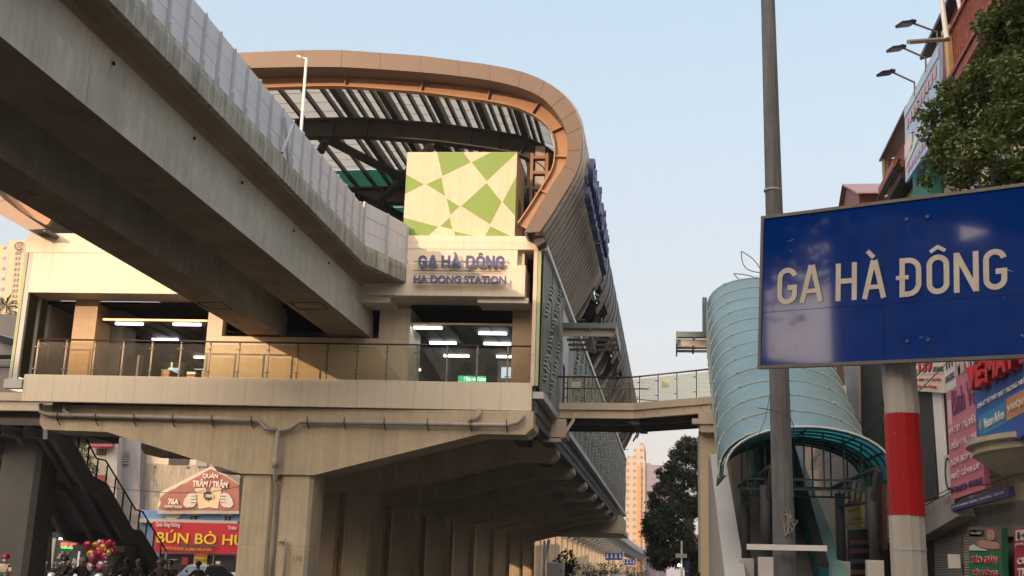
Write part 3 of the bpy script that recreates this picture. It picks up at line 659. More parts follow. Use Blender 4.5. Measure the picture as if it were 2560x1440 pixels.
for x in [-23.1+i*1.53 for i in range(6)]+[-13.3,-11.9,-10.4,-8.8,-7.2,-5.9]:
    m=MB(); m.box(x-.02,x+.02,41.58,41.9,z-.13,z-.1); m.beam((x,41.6,z-.12),(x,41.9,z-.32),.03,.03); m.box(x-.015,x+.015,41.58,41.61,z-.12,z+.1); m.build('pipe_bracket',steel_d,fp)
text('painted_number','110',(-13.4,41.99,2.02),(1,0,0),(0,0,1),.32,.2,mat('faded_brown_paint',(.25,.2,.15),.8),fp,ext=.002)
names=['second','third','fourth','fifth','sixth','seventh','eighth','ninth']
p0=make_pier(50.9); p0['label']='concrete T-shaped pier in deep shade, second behind the lit front pier'
for i in range(7):
    c=copy_tree(p0,loc=(p0.location.x,50.9+8.8*(i+1),0)); c['label']='concrete T-shaped pier in the dark row under the station, %s from the front pier'%names[i+1]
fp['label']='sunward front concrete pier with drain pipes and flared cap under the station fascia'
# longitudinal beams under the deck + end mezzanine
m=MB(1)
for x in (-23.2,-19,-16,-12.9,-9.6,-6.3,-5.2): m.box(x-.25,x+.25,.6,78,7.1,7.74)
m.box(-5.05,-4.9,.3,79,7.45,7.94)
part('deck_beam',m,dark_conc,each=True)  # beams given the dark concrete to deepen the shade under the deck
m=MB(); m.box(-20,-4.6,108.5,120,6.1,7.4); m.box(-20.2,-4.4,108.3,121,5.75,6.1); m.build('end_mezzanine',conc,st)
# ------------------------------------------------------------ right footbridge
bridge_c=mat('footbridge_girder_paint',(.56,.48,.37),.55,var=.06)
def quadwall(m,p,q,z0a,z1a,z0b,z1b,t):
    """upright wall strip from p to q (xy), own heights at both ends, thickness t to the +normal side"""
    p=Vector(p);q=Vector(q);d=(q-p).normalized();n=Vector((-d.y,d.x))*t
    m.add([(p.x,p.y,z0a),(q.x,q.y,z0b),(q.x,q.y,z1b),(p.x,p.y,z1a),(p.x+n.x,p.y+n.y,z0a),(q.x+n.x,q.y+n.y,z0b),(q.x+n.x,q.y+n.y,z1b),(p.x+n.x,p.y+n.y,z1a)],[(0,1,2,3),(7,6,5,4),(0,4,5,1),(1,5,6,2),(2,6,7,3),(3,7,4,0)])
fb=thing('footbridge',(-1.5,48,8),'cream steel footbridge with glass railing crossing from the station side to the blue escalator canopy','footbridge')
A,B,C_=(-4.62,48.0),(-1.55,47.9),(1.72,45.7)
m=MB()
for p,q in ((A,B),(B,C_)):
    quadwall(m,p,q,8.1,8.38,8.1,8.38,.06); quadwall(m,(p[0],p[1]-.12),(q[0],q[1]-.12),8.38,8.66,8.38,8.66,.3); quadwall(m,(p[0],p[1]-.1),(q[0],q[1]-.1),8.03,8.1,8.03,8.1,.3)
for k,x in enumerate((-4.1,-3.7,-3.4,-2.7,-1.95)): m.prism([(47.86,8.38),(47.98,8.38),(47.98,8.1)],'x',x,x+.03)
for t in (.12,.3,.6,.8,.92): x=B[0]+(C_[0]-B[0])*t; y=B[1]+(C_[1]-B[1])*t; m.prism([(y-.13,8.38),(y,8.38),(y,8.1)],'x',x,x+.03)
m.build('edge_girder',bridge_c,fb)
m=MB(); m.add([(-4.6,48.1,8.1),(-1.5,48,8.1),(1.7,45.8,8.1),(2.4,48.2,8.1),(-1,51,8.1),(-4.6,51.2,8.1),(-4.6,48.1,8.4),(-1.5,48,8.4),(1.7,45.8,8.4),(2.4,48.2,8.4),(-1,51,8.4),(-4.6,51.2,8.4)],[(5,4,3,2,1,0),(6,7,8,9,10,11),(0,1,7,6),(1,2,8,7),(2,3,9,8),(3,4,10,9),(4,5,11,10),(5,0,6,11)]); m.build('deck',dark_conc,fb)
m=MB()
for k in range(4):
    o_=.7*k+.35; m.beam((-4.6,48.1+o_,7.95),(-1.4,48+o_,7.95),.14,.3); m.beam((-1.4,48+o_,7.95),(1.9,45.8+o_,7.95),.14,.3)
m.beam((-1.5,47.95,7.9),(-1.2,51,7.9),.3,.2); m.prism([(-2.1,8.02),(-.9,8.02),(-1.3,7.85),(-1.7,7.85)],'y',48,48.3)
m.build('under_beam',steel_d,fb)
m=MB(); m.box(-5.0,-4.3,47.6,49.2,7.2,7.95); m.beam((-4.5,47.7,7.15),(-4.0,47.9,8.0),.12,.12); m.box(-5.2,-4.5,47.55,47.7,7.0,7.15); m.build('bearing_block',bridge_c,fb)
ps=[(-4.3,48.0),(-3.6,48),(-2.6,47.95),(-1.75,47.9)]+[(B[0]+(C_[0]-B[0])*t,B[1]+(C_[1]-B[1])*t) for t in (.07,.3,.53,.76,.985)]
for p in ps:
    m=MB(); m.beam((p[0],p[1],8.6),(p[0],p[1],9.72),.05,.05)
    for z in (8.9,9.5): m.box(p[0]-.12,p[0]+.02,p[1]-.02,p[1]+.01,z-.015,z+.015)
    m.build('railing_post',handrail,fb)
for p,q in zip(ps,ps[1:]):
    m=MB(); quadwall(m,(p[0]+.05,p[1]+.03),(q[0]-.05,q[1]+.03),8.68,9.66,8.68,9.66,.012); m.build('railing_glass',railglass,fb)
m=MB(); m.tube([(-4.7,48,9.75),(-1.6,47.9,9.75),(1.75,45.65,9.75)],.035,8); m.tube([(-4.7,51,9.75),(-1.0,50.9,9.75)],.03,6); m.tube([(-1.5,48.6,8.95),(-.6,48.1,8.8)],.02,6); m.build('handrail',handrail,fb,smooth=True)
m=MB(); quadwall(m,(-4.15,47.98),(-3.75,47.98),9.3,9.56,9.3,9.56,.01); q_=B[0]+(C_[0]-B[0])*.35; y_=B[1]+(C_[1]-B[1])*.35; quadwall(m,(q_,y_),(q_+.27,y_-.18),9.2,9.48,9.2,9.48,.01); m.build('notice_sheet',mat('paper_notice',(.6,.62,.42),.7),fb)
m=MB(); m.box(1.0,2.3,45.6,48.2,7.72,8.02); m.box(.75,1.7,45.45,45.9,7.55,7.75); m.box(1.05,1.9,45.55,48.2,7.25,7.56); m.build('pillar_head',bridge_c,fb)
bpil=mat('beige_tile_pillar',(.6,.5,.36),.5,var=.05,grid=(.8,1.42,'xz',.8))
m=MB(); m.box(1.06,2.02,46.0,47.6,0,7.25); o=m.build('footbridge_pillar',bpil); tag(o,'tall beige tiled pillar carrying the footbridge end beside the dark tree','pillar')
m=MB(); m.box(.98,1.06,46.4,46.6,2,7.2); m.build('drain_pipe',pipem,o)
# louvred awnings at both ends of the footbridge
def awning(name,x0,x1,y0,y1,z0,z1,lab,flip):
    t=thing(name,((x0+x1)/2,y0,z0),lab,'awning','louvred awnings of the footbridge')
    m=MB(); m.box(x0,x1,y0,y0+.05,z1-.2,z1+.02); xe=x0 if flip else x1; m.beam((xe,y0,z1-.22),(xe,y1,z0-.05),.06,.5); m.build('awning_frame',mat('blue_grey_steel',(.15,.19,.19),.45,metal=.4),t)
    m=MB()
    for k in range(5):
        f=(k+.6)/5; y=y0+(y1-y0)*f; z=z1+(z0-z1)*f; m.beam((x0,y,z-.12),(x1,y,z-.12),.05,.11)
    m.build('awning_slat',steel_d,t)
    m=MB(); m.box(x0,x1,y0+.3,y0+.36,z1-.5,z1-.25); xm=(x0+x1)/2; m.beam((xm,y0+.1,z1-.15),(xm,y1,z0-.15),.08,.08); m.build('awning_brace',bridge_c,t)
    return t
awning('louvred_awning',-4.6,-2.35,48.2,52.4,PY(1480,878,52.4).z+.1,PY(1450,808,48.2).z,'blue-grey louvred awning bracketed off the station side screen over the bridge portal',False)
awning('louvred_awning',.18,1.55,46.6,49.5,PY(1720,880,49.5).z+.1,PY(1720,830,46.6).z,'small white-edged louvred awning jutting left from the blue tube canopy',True)
# ------------------------------------------------------------ blue escalator tube
blue=mat('pale_blue_sheet',(.14,.235,.275),.4,var=.16,sc=.8,streak=.1)
bluerib=mat('pale_seam',(.36,.42,.42),.5)
teal=glassmat('teal_polycarbonate',(.03,.4,.5),.05,.15,opq=.7)
tealpaint=mat('teal_paint',(.2,.36,.35),.5,var=.07)
tube=thing('escalator_canopy',(3.4,34,2),'pale blue vaulted escalator canopy with seams, stepping down from the footbridge to the street','canopy')
def arc(cx,y,zs,hw,rise,n=18):
    return [(cx-hw*math.cos(PI*i/n),y,zs+rise*math.sin(PI*i/n)**.8) for i in range(n+1)]
T0=(3.3,45.6,12.0,1.95,1.35); T1=(3.42,33.4,4.55,2.13,1.35)
def tl(t): return [a+(b-a)*t for a,b in zip(T0,T1)]
m=MB(); N=36; rows=[]
for k in range(N+1): rows.append(arc(*tl(k/N)))
# extra upright skirt on each side
rows=[[(r[0][0],r[0][1],r[0][2]-(1.5*(1-k/N)+.1))]+r+[(r[-1][0],r[-1][1],r[-1][2]-(1.5*(1-k/N)+.1))] for k,r in enumerate(rows)]
vs=[p for r in rows for p in r]; L=len(rows[0]); m.add(vs,[(k*L+i,k*L+i+1,(k+1)*L+i+1,(k+1)*L+i) for k in range(N) for i in range(L-1)])
vin=[(p[0]*1.0+(.04 if p[0]<3.4 else -.04),p[1],p[2]-.06) for p in vs]; m.add(vin,[(k*L+i,(k+1)*L+i,(k+1)*L+i+1,k*L+i+1) for k in range(N) for i in range(L-1)])
m.build('vault_sheet',blue,tube,smooth=True)
m=MB()
for k in range(0,N+1,3):
    r=rows[k]; m.tube([(p[0]+(p[0]-3.43)*.006,p[1]-.01,p[2]+.012) for p in r],.022,5)
    for i in (2,6,10,14,18): m.sphere((r[i][0],r[i][1]-.02,r[i][2]+.03),.045,6,4)
m.build('vault_seam',bluerib,tube)
m=MB(); m.prism([(45.7,11.1),(45.7,12.6),(46.0,12.4),(46.0,11.3)],'x',1.18,1.36); m.build('rear_flap',mat('slate_blue',(.09,.13,.17),.5),tube)
# lotus outline emblem on top
lot=thing('lotus_emblem',(3.0,45.6,13.3),'thin steel lotus outline on the blue canopy, half hidden by the road sign','emblem')
m=MB()
def petal(p0,p1,bend,w=.022):
    p0=PY(*p0,45.6);p1=PY(*p1,45.6); d=p1-p0; n=Vector((-d.z,0,d.x))
    for s_ in (bend,-bend*.35):
        m.tube([p0+d*t+n*s_*math.sin(PI*t) for t in [i/8 for i in range(9)]],w,5)
petal((1906,682),(1853,628),.28); petal((1912,706),(1834,684),.22); petal((1940,700),(1930,600),.25); petal((1950,700),(2000,625),-.28)
m.build('petal_outline',mat('rusty_brown_steel',(.2,.15,.14),.5),lot,smooth=True)
m=MB(); a=PY(1845,713,45.5); m.box(a.x,a.x+2.6,45.4,45.5,a.z-.06,a.z+.06); m.build('base_bar',bluerib,lot)
# street end canopy
ec=thing('entrance_canopy',(3.4,30.5,2),'teal arched glass canopy on dark steel columns with lattice brackets at the escalator foot','canopy')
m=MB(); ra=[]; 
for k in range(7): ra.append(arc(3.42,30.6+k*.85,4.28+k*.03,2.1,1.27,20))
L=21; vs=[p for r in ra for p in r]; m.add(vs,[(k*L+i,k*L+i+1,(k+1)*L+i+1,(k+1)*L+i) for k in range(6) for i in range(20)])
m.build('glass_vault',teal,ec,smooth=True)
m=MB()
for r in ra: m.tube([(p[0],p[1],p[2]-.03) for p in r],.03,6)
for i in (0,3,6,10,14,17,20): m.tube([ra[0][i],ra[-1][i]],.03,6)
for k in (1,4):
    y=ra[k][0][1]; m.beam((1.9,y,4.3),(4.95,y,4.3),.05,.05); m.beam((1.9,y,4.05),(4.95,y,4.05),.05,.05)
    for x in (1.95,2.4,2.9,3.4,3.9,4.4,4.85): m.beam((x,y,4.05),(x,y,4.3+max(0,1.27*math.sin(math.acos(max(-1,min(1,(x-3.42)/2.1))))**.8)),.04,.04)
m.build('canopy_frame',mat('dark_teal_steel',(.02,.045,.05),.5),ec)
m=MB(); m.tube([(p[0],p[1]-.03,p[2]+.02) for p in ra[0]],.03,6); m.build('front_rim',mat('pale_rim',(.5,.6,.62),.4),ec)
colm=mat('dark_column_paint',(.035,.035,.037),.75)
for x in (1.98,2.35,4.5,5.0):
    y=31.0 if x in(2.35,5.0) else 33.2
    m=MB(); m.tube([(x,y,2.25),(x,y,4.1)],.125,12); m.build('column',colm,ec,smooth=True)
for (xa,xb) in ((1.95,2.4),(4.45,5.0)):
    m=MB(); m.tube([(xa,33.2,3.75),(xb,31,3.75)],.05,6); m.tube([(xa-.1,33.6,4.25),(xb+.1,30.6,4.55)],.06,6); m.tube([(xb,31,3.7),(xb+.12,30.6,4.5)],.09,8)
    for k in range(6): 
        f=k/6; m.beam((xa+(xb-xa)*f,33.2-2.2*f,3.75),(xa+(xb-xa)*(f+.12),33.2-2.2*(f+.12),4.45),.03,.04)
    m.build('lattice_bracket',colm,ec)
for x in (1.98,2.35,4.5,5.0):
    y=31.0 if x in(2.35,5.0) else 33.2
    m=MB(); m.box(x-.2,x+.2,y-.2,y+.2,1.75,2.3); bevel(m.build('pedestal',whiteg,ec),.02)
es=thing('escalator',(3.2,38,0),'escalator and stair flight between pale parapets rising inside the blue canopy','escalator')
def incl(m,x0,x1,ya,yb,za,zb,h):
    m.add([(x0,ya,za-h),(x1,ya,za-h),(x1,yb,zb-h),(x0,yb,zb-h),(x0,ya,za),(x1,ya,za),(x1,yb,zb),(x0,yb,zb)],[(0,3,2,1),(4,5,6,7),(0,1,5,4),(1,2,6,5),(2,3,7,6),(3,0,4,7)])
m=MB(); m.prism([(31.8,0),(31.8,1.7),(43.5,6.2),(46,6.2),(46,0)],'x',1.36,1.9); m.build('side_parapet',whiteg,es)
m=MB(); m.prism([(31.8,0),(31.8,1.8),(41,5.5),(46,7.2),(46,0)],'x',4.02,4.5); m.build('side_parapet',tealpaint,es)
m=MB(); incl(m,3.75,3.98,31.8,44,2.1,8.3,.9); incl(m,2.6,2.75,31.8,44,2.1,8.3,.9); m.build('balustrade',glassmat('teal_balustrade_glass',(.02,.2,.25),.1,.1,opq=.6),es)
m=MB(); incl(m,3.74,3.99,31.8,44,2.2,8.4,.08); incl(m,2.58,2.77,31.8,44,2.2,8.4,.08); m.build('moving_handrail',black,es)
m=MB()
for k in range(36): m.box(1.92,4.0,32+k*.34,32.36+k*.34,.1,1.3+k*.17)
m.build('steps',dark_conc,es)
m=MB(); m.box(1.2,2.75,30.6,31.7,0,1.75); m.box(4.1,5.6,30.6,31.7,0,1.75); m.build('plinth',whiteg,es)
# ------------------------------------------------------------ near lamp pole and road sign
polec=mat('weathered_grey_pole',(.165,.17,.172),.8,var=.2,sc=5,streak=.35,bump=.3)
lp=thing('concrete_lamp_pole',(1.45,16,0),'tall tapering weathered grey concrete pole rising out of the picture','pole')
m=MB(); a=Vector((1.46,16,0)); b=PY(1918,-60,16)
m.tube([a,a.lerp(b,.5),b],[.158,.128,.098],12); m.build('shaft',polec,lp)
m=MB(); q=PY(1932,478,16); m.tube([q,q+Vector((0,0,.02))],.128,12); 
m.build('band',barr_f,lp)
m=MB(); q=PY(1867,1367,15.7); q2=PY(2067,1371,15.7); m.beam(q,q2,.06,.07); m.build('cross_bar',white,lp)
m=MB()
for k in range(14):
    q=PY(1974+random.uniform(-9,9),1282+k*2.6,15.85); m.tube([q,q+Vector((random.uniform(-.08,.08),-.03,random.uniform(-.1,.06))),q+Vector((random.uniform(-.05,.05),0,-.12))],.008,4)
m.build('wire_bundle',mat('cable_grey',(.3,.28,.26),.6),lp)
m=MB(); m.tube([PY(1896,1020,15.8),PY(1925,1024,15.8),PY(1950,1032,15.8),PY(1978,1048,15.8),PY(1985,1070,15.8)],.006,4); m.tube([PY(1892,1098,15.8),PY(1912,1050,15.8),PY(1926,985,15.8)],.004,4); m.build('loose_wire',mat('cable_dark',(.05,.05,.05),.6),lp)
signblue=mat('reflective_blue_film',(.001,.032,.22),.06,var=.1,sc=4,spec=.6,coat=.7)
signlet=mat('reflective_cream_letter',(.62,.57,.47),.35,var=.14,sc=14)
rs=thing('road_sign',(1.08,5.8,0),'large blue road sign lettered GA HÀ ĐÔNG on a red and white banded post','sign')
pa=PY(1886,540,6.05); pb=PY(1897,920,6.05); pc=PY(2560,893,5.4); pd=PY(2560,470,5.4)
rvs=(pc-pb).normalized(); wfull=1.62; hgt=.805
uvs=(Vector((0,0,1))-rvs*rvs.z).normalized(); nrm=rvs.cross(uvs).normalized()
o0=pb
def SP(a,b,d=0): return o0+rvs*a+uvs*b+nrm*d
m=MB(); m.slab(SP(.01,.01,.002),SP(wfull-.01,.01,.002),SP(wfull-.01,hgt-.01,.002),SP(.01,hgt-.01,.002),.02); m.build('sign_panel',signblue,rs)
m=MB()
for (a,b,c,d) in ((-.004,-.004,wfull,.012),(-.004,hgt-.012,wfull,hgt+.004),(-.004,.012,.012,hgt-.012),(wfull-.012,.012,wfull,hgt-.012)): m.slab(SP(a,b,.008),SP(c,b,.008),SP(c,d,.008),SP(a,d,.008),.035)
m.build('sign_edge',mat('aluminium_edge',(.22,.2,.18),.4,metal=.6,var=.2,sc=12),rs)
# letters drawn stroke by stroke in narrow traffic lettering: x,y in units of cap height .31
def su(px,py):
    d=_ray(px,py); t=(o0-EYE).dot(nrm)/d.dot(nrm); q=EYE+d*t-o0; return (q.dot(rvs),q.dot(uvs))
for ch,xl,xr,yb in (('G',1944,1993,763),('A',2000,2059,758),('H',2090,2143,754),('À',2156,2217,749),('Đ',2250,2305,744),('Ô',2318,2375,738),('N',2386,2449,733),('G',2460,2520,727)):
    u0,v0=su(xl,yb); u1,v1=su(xr,yb); glyph(ch,u0,v0,u1-u0,.192,.026,SP,signlet,rs,dd=.006)
m=MB(); su1,_=su(2208,700); _,sv1=su(2100,768)
m.slab(SP(su1,.012,.004),SP(su1+.002,.012,.004),SP(su1+.002,hgt-.012,.004),SP(su1,hgt-.012,.004),.001); m.slab(SP(.012,sv1,.0045),SP(wfull-.012,sv1+.004,.0045),SP(wfull-.012,sv1+.0055,.0045),SP(.012,sv1+.0015,.0045),.001)
m.build('sheet_seam',mat('seam_dark_blue',(.003,.015,.08),.4),rs)
rnd=random.Random(77); m=MB()
for k in range(9):
    a,b=rnd.uniform(.03,1.5),rnd.uniform(.03,.77); l=rnd.uniform(.008,.04); t_=rnd.uniform(-.6,.6); w2=rnd.uniform(.0008,.003)
    m.add([SP(a,b,.0032),SP(a+l,b+l*t_,.0032),SP(a+l*.9,b+l*t_+w2,.0032),SP(a+l*.2,b+w2*1.6,.0032)],[(0,1,2,3)])
for k in range(10):
    a,b=su(rnd.uniform(1925,1990),rnd.uniform(862,880)); m.add([SP(a,b,.0033),SP(a+.012,b-.003,.0033),SP(a+.01,b+.004,.0033)],[(0,1,2)])
m.build('scratches',mat('scratch_grey',(.3,.3,.36),.6),rs)
m=MB()
for (a,b) in ((.77,.1),(.87,.1),(.77,.7),(.87,.7)): q=SP(a,b,.004); m.tube([q,q+nrm*.006],.009,8)
m.build('bolt_head',mat('bolt_steel',(.12,.13,.2),.4,metal=.5),rs,each=True)
m=MB()
for b in (.12,.68): m.beam(SP(.55,b,-.05),SP(1.1,b,-.05),.05,.03)
m.build('rear_bracket',barr_f,rs,each=True)
wht=mat('post_white_film',(.5,.47,.41),.45,var=.08,sc=6,streak=.12); red=mat('post_red_film',(.42,.008,.012),.4,var=.1,sc=6,streak=.1)
pcn=Vector((1.1,5.83,0)); m=MB()
m.tube([(pcn.x,pcn.y,0),(pcn.x-.004,pcn.y,1.94)],.083,12); m.tube([(pcn.x,pcn.y,2.42),(pcn.x-.012,pcn.y,2.72)],.0825,12); m.tube([(pcn.x,pcn.y,2.72),(pcn.x-.012,pcn.y,3.4)],.06,12)
m.build('post',wht,rs,smooth=False)
m=MB(); m.tube([(pcn.x,pcn.y,1.938),(pcn.x-.006,pcn.y,2.422)],.0838,12); m.build('red_band',red,rs)
rnd=random.Random(12); m=MB()
for k in range(46):
    a=R(rnd.uniform(215,330)); z=rnd.choice((rnd.uniform(1.7,2.6),rnd.gauss(1.94,.006),rnd.gauss(2.42,.006))); r_=.0846; w_,h_=rnd.uniform(.002,.009),rnd.uniform(.002,.008)
    P=lambda aa,zz:(pcn.x-.005+r_*math.cos(aa),pcn.y+r_*math.sin(aa),zz)
    m.add([P(a,z),P(a+w_/r_,z+h_*.3),P(a+w_*.8/r_,z+h_),P(a+w_*.1/r_,z+h_*.7)],[(0,1,2,3)])
m.build('paint_chips',mat('chip_grey',(.22,.2,.18),.7,var=.3,sc=30),rs)
m=MB(); m.tube([(pcn.x-.01,pcn.y,2.66),(pcn.x-.01,pcn.y,2.69)],.0865,12); m.tube([(pcn.x-.003,pcn.y,1.78),(pcn.x-.003,pcn.y,1.79)],.0848,12)
m.build('strap',barr_f,rs,each=True)
for k,(z,x) in enumerate(((6.9,6.5),(7.3,6.45),(4.05,6.6),(3.9,6.5))):
    m=MB(); m.tube([(x,19+i*2.2,z-.16*math.sin(PI*((i*1.0)%4)/4)+.03*(i%3)) for i in range(18)],.012+.004*(k%2),5)
    tag(m.build('street_cable',mat('cable_dark',(.05,.05,.05),.6)),'dark cable sagging along the right hand shop fronts, %s of four'%('highest but one','highest','lowest but one','lowest')[k],'cable','cables along the shop fronts')
# ------------------------------------------------------------ trees
def crown(name,blobs,nleaf,size,m,parent,seed=1,aspect=.55,droop=.0,fill=.55):
    rnd=random.Random(seed); mb=MB(); vol=[b[1]**2 for b in blobs]; tot=sum(vol)
    for (c,r,*sq),v in zip(blobs,vol):
        sz=sq[0] if sq else .8
        for i in range(int(nleaf*v/tot)):
            d=Vector((rnd.gauss(0,1),rnd.gauss(0,1),rnd.gauss(0,1))).normalized(); rr=r*(fill+(1-fill)*rnd.random()**.6)*(1+.28*noise.noise(d*2.2+Vector(c)*.9)+.18*noise.noise(d*5.+Vector(c)))
            if noise.noise(d*3.1+Vector(c)*1.3)<-.18: 
                if rnd.random()<.75: continue
            p=Vector(c)+Vector((d.x*rr,d.y*rr,d.z*rr*sz)); s_=size*rnd.uniform(.6,1.35)
            a=Vector((rnd.gauss(0,1),rnd.gauss(0,1),rnd.gauss(0,.6)-droop)).normalized(); q=a.cross(Vector((rnd.gauss(0,1),rnd.gauss(0,1),rnd.gauss(0,1)))).normalized()*s_*aspect/2; a*=s_
            mb.add([p,p+a*.45+q,p+a,p+a*.45-q],[(0,1,2,3)])
    return mb.build(name,m,parent)
bark=mat('tree_bark',(.11,.085,.065),.9,var=.3,sc=6,bump=.5)
ft=thing('fig_tree',(8.2,17.5,0),'leafy green fig tree with hanging aerial roots above the blue road sign','tree')
m=MB(); m.tube([(8.2,17.5,0),(8.0,17.4,4),(7.6,17.2,7)],[.32,.28,.22],10)
for e in ((4.9,17,9.3),(5.6,17.4,11.5),(7.2,17.2,12.6),(6.2,16.5,8.1),(9,17,11),(5.4,17.5,10.4),(8.2,17.2,13)): m.tube([(7.6,17.2,7),Vector((7.6,17.2,7)).lerp(Vector(e),.5)+Vector((0,0,.35)),e],[.15,.09,.03],7)
m.build('trunk',bark,ft,smooth=True)
blobs=[]; rnd=random.Random(5)
for (px,py,r) in ((2345,275,.34),(2330,330,.3),(2380,235,.38),(2420,300,.5),(2360,400,.35),(2470,230,.5),(2440,380,.5),(2530,300,.62),(2500,130,.5),(2480,60,.38),(2540,60,.6),(2560,180,.7),(2520,430,.45),(2400,450,.3),(2450,180,.3),(2600,60,.8),(2620,280,.9),(2600,450,.8),(2370,340,.35),(2310,290,.18),(2318,455,.16),(2560,-60,.7),(2480,480,.3)):
    c=PY(px,py,17+rnd.uniform(-.6,.6)); blobs.append((c,r*.78,.85))
lf=leafmat('fig_leaf',(.095,.135,.026),.65)
crown('crown',blobs,27000,.082,lf,ft,3,.6,.25,fill=.2)
m=MB()
for k in range(60):
    c=PY(rnd.uniform(2470,2570),rnd.uniform(330,440),16.9); q=c+Vector((rnd.uniform(-.05,.05),0,-rnd.uniform(.3,.9))); m.tube([c,c.lerp(q,.5)+Vector((rnd.uniform(-.04,.04),0,0)),q],rnd.uniform(.004,.012),4)
m.build('aerial_root',mat('pale_root',(.22,.18,.14),.8),ft)
bt=thing('street_tree',(1.2,82,0),'tall dark evergreen tree filling the gap between the far towers and the beige pillar','tree')
m=MB(); m.tube([(1.2,82,0),(1.1,82,6)],[.4,.28],8); m.build('trunk',bark,bt)
blobs=[]
for (px,py,r) in ((1716,1098,.35),(1705,1112,.5),(1735,1112,.7),(1690,1135,.6),(1720,1140,.8),(1750,1150,.9),(1680,1165,.6),(1700,1180,.8),(1668,1195,.65),(1740,1200,1.1),(1655,1222,.7),(1690,1230,1.0),(1640,1258,.7),(1675,1275,1.0),(1720,1270,1.2),(1628,1292,.6),(1650,1310,1.0),(1700,1330,1.2),(1622,1330,.6),(1645,1355,.9),(1690,1385,1.2),(1632,1378,.6),(1650,1400,.9),(1740,1370,1.2),(1760,1260,1.2),(1745,1420,1.0),(1615,1305,.35),(1648,1178,.3),(1630,1236,.3)):
    blobs.append((PY(px,py,82+rnd.uniform(-1,1)),r*.92,.85))
crown('crown',blobs,60000,.19,leafmat('evergreen_leaf',(.055,.075,.04),.6),bt,8,.4,.45,fill=.3)
m=MB()
# ------------------------------------------------------------ right hand shophouses (street wall on X=7)
cream=mat('cream_render',(.62,.55,.36),.8,var=.08,streak=.12); redcor=mat('red_corrugated',(.27,.045,.035),.5,var=.1,wave=(3.5,'Y',.6)); greyr=mat('grey_render',(.3,.28,.25),.85,var=.12,streak=.25)
darkcor=mat('dark_corrugated',(.03,.033,.028),.6,wave=(4,'Y',.5)); pinkroof=mat('pink_metal_roof',(.42,.24,.25),.5,wave=(3.5,'Y',.7)); rustred=mat('rust_red_trim',(.26,.07,.04),.6); greent=mat('green_sheeting',(.02,.2,.15),.6,wave=(3,'Y',.7))
shut=mat('grey_shutter',(.3,.28,.25),.5,wave=(5,'Z',.45))
XF=7.0
def wq(m,a,b,c,d,X=XF,t=.05):
    """outline on the street wall plane X, corners given as seen; order TL,TR,BR,BL"""
    P=[PX(*q,X) for q in (d,c,b,a)]; m.slab(*P,-t) if False else m.slab(P[0],P[1],P[2],P[3],t)
h1=thing('balcony_house',(9.5,25,0),'cream house with rust-red balcony above the fig tree at top right','house','shophouses along the right kerb')
m=MB(); m.box(7.2,12,22,30.2,3.2,15.0); m.build('wall',cream,h1)
m=MB(); m.box(7.3,12,22,30.2,0,3.2); m.build('ground_floor',greyr,h1)
m=MB(); m.box(6.4,7.2,20,26.45,12.85,13.1); m.box(6.35,6.5,20,26.45,13.1,13.2); m.box(6.37,6.47,20,26.2,14.2,14.28); m.build('balcony_slab',rustred,h1)
m=MB()
for k in range(40): y=20.1+k*.15; m.beam((6.42,y,13.15),(6.42,y+.04,14.22),.025,.025)
for k in range(13): m.tube([(6.42,20.2+k*.45,13.4),(6.42,20.35+k*.45,13.7),(6.42,20.2+k*.45,14.0)],.014,4)
m.build('balcony_railing',rustred,h1)
m=MB(); m.box(6.35,6.62,26.15,26.45,13.15,14.3); m.box(6.3,6.67,26.1,26.5,14.3,14.42); m.build('balcony_pillar',mat('yellow_render',(.6,.4,.16),.7),h1)
m=MB(); m.box(7.1,7.2,20,30.9,13.4,15.95); m.box(7.1,12,30.7,30.9,12.5,15.95); m.build('top_wall',redcor,h1)
m=MB(); m.add([(6.85,19,15.96),(6.85,31.4,15.96),(12,31.4,17.4),(12,19,17.4),(6.85,19,16.08),(6.85,31.4,16.08),(12,31.4,17.5),(12,19,17.5)],[(0,3,2,1),(4,5,6,7),(0,1,5,4),(1,2,6,5),(2,3,7,6),(3,0,4,7)]); m.build('roof',mat('dark_roof_sheet',(.05,.05,.055),.6),h1)
for k,y in enumerate((27.8,25.4,23.2)):
    m=MB(); m.box(7.12,7.2,y-.5,y+.5,9.4,11.3); w_=m.build('window',mat('dark_window_glass',(.03,.04,.045),.15,var=0),h1)
    m=MB(); m.box(6.85,7.19,y-.7,y+.7,11.35,11.5); m.box(7.05,7.19,y-.6,y+.6,9.25,9.4); m.build('window_frame',rustred,w_,each=True)
m=MB(); q0=PX(2350,-30,6.2); q1=PX(2367,97,6.2); m.tube([q0,q1],.06,8); m.tube([PX(2392,-20,6.6),PX(2404,40,6.6)],.05,8); m.build('drain_pipe',white,h1)
m=MB(); m.tube([PX(2271,105,5.2),PX(2371,98,6.3)],.055,8); m.build('projecting_tube',mat('grey_tube',(.3,.29,.27),.5),h1)
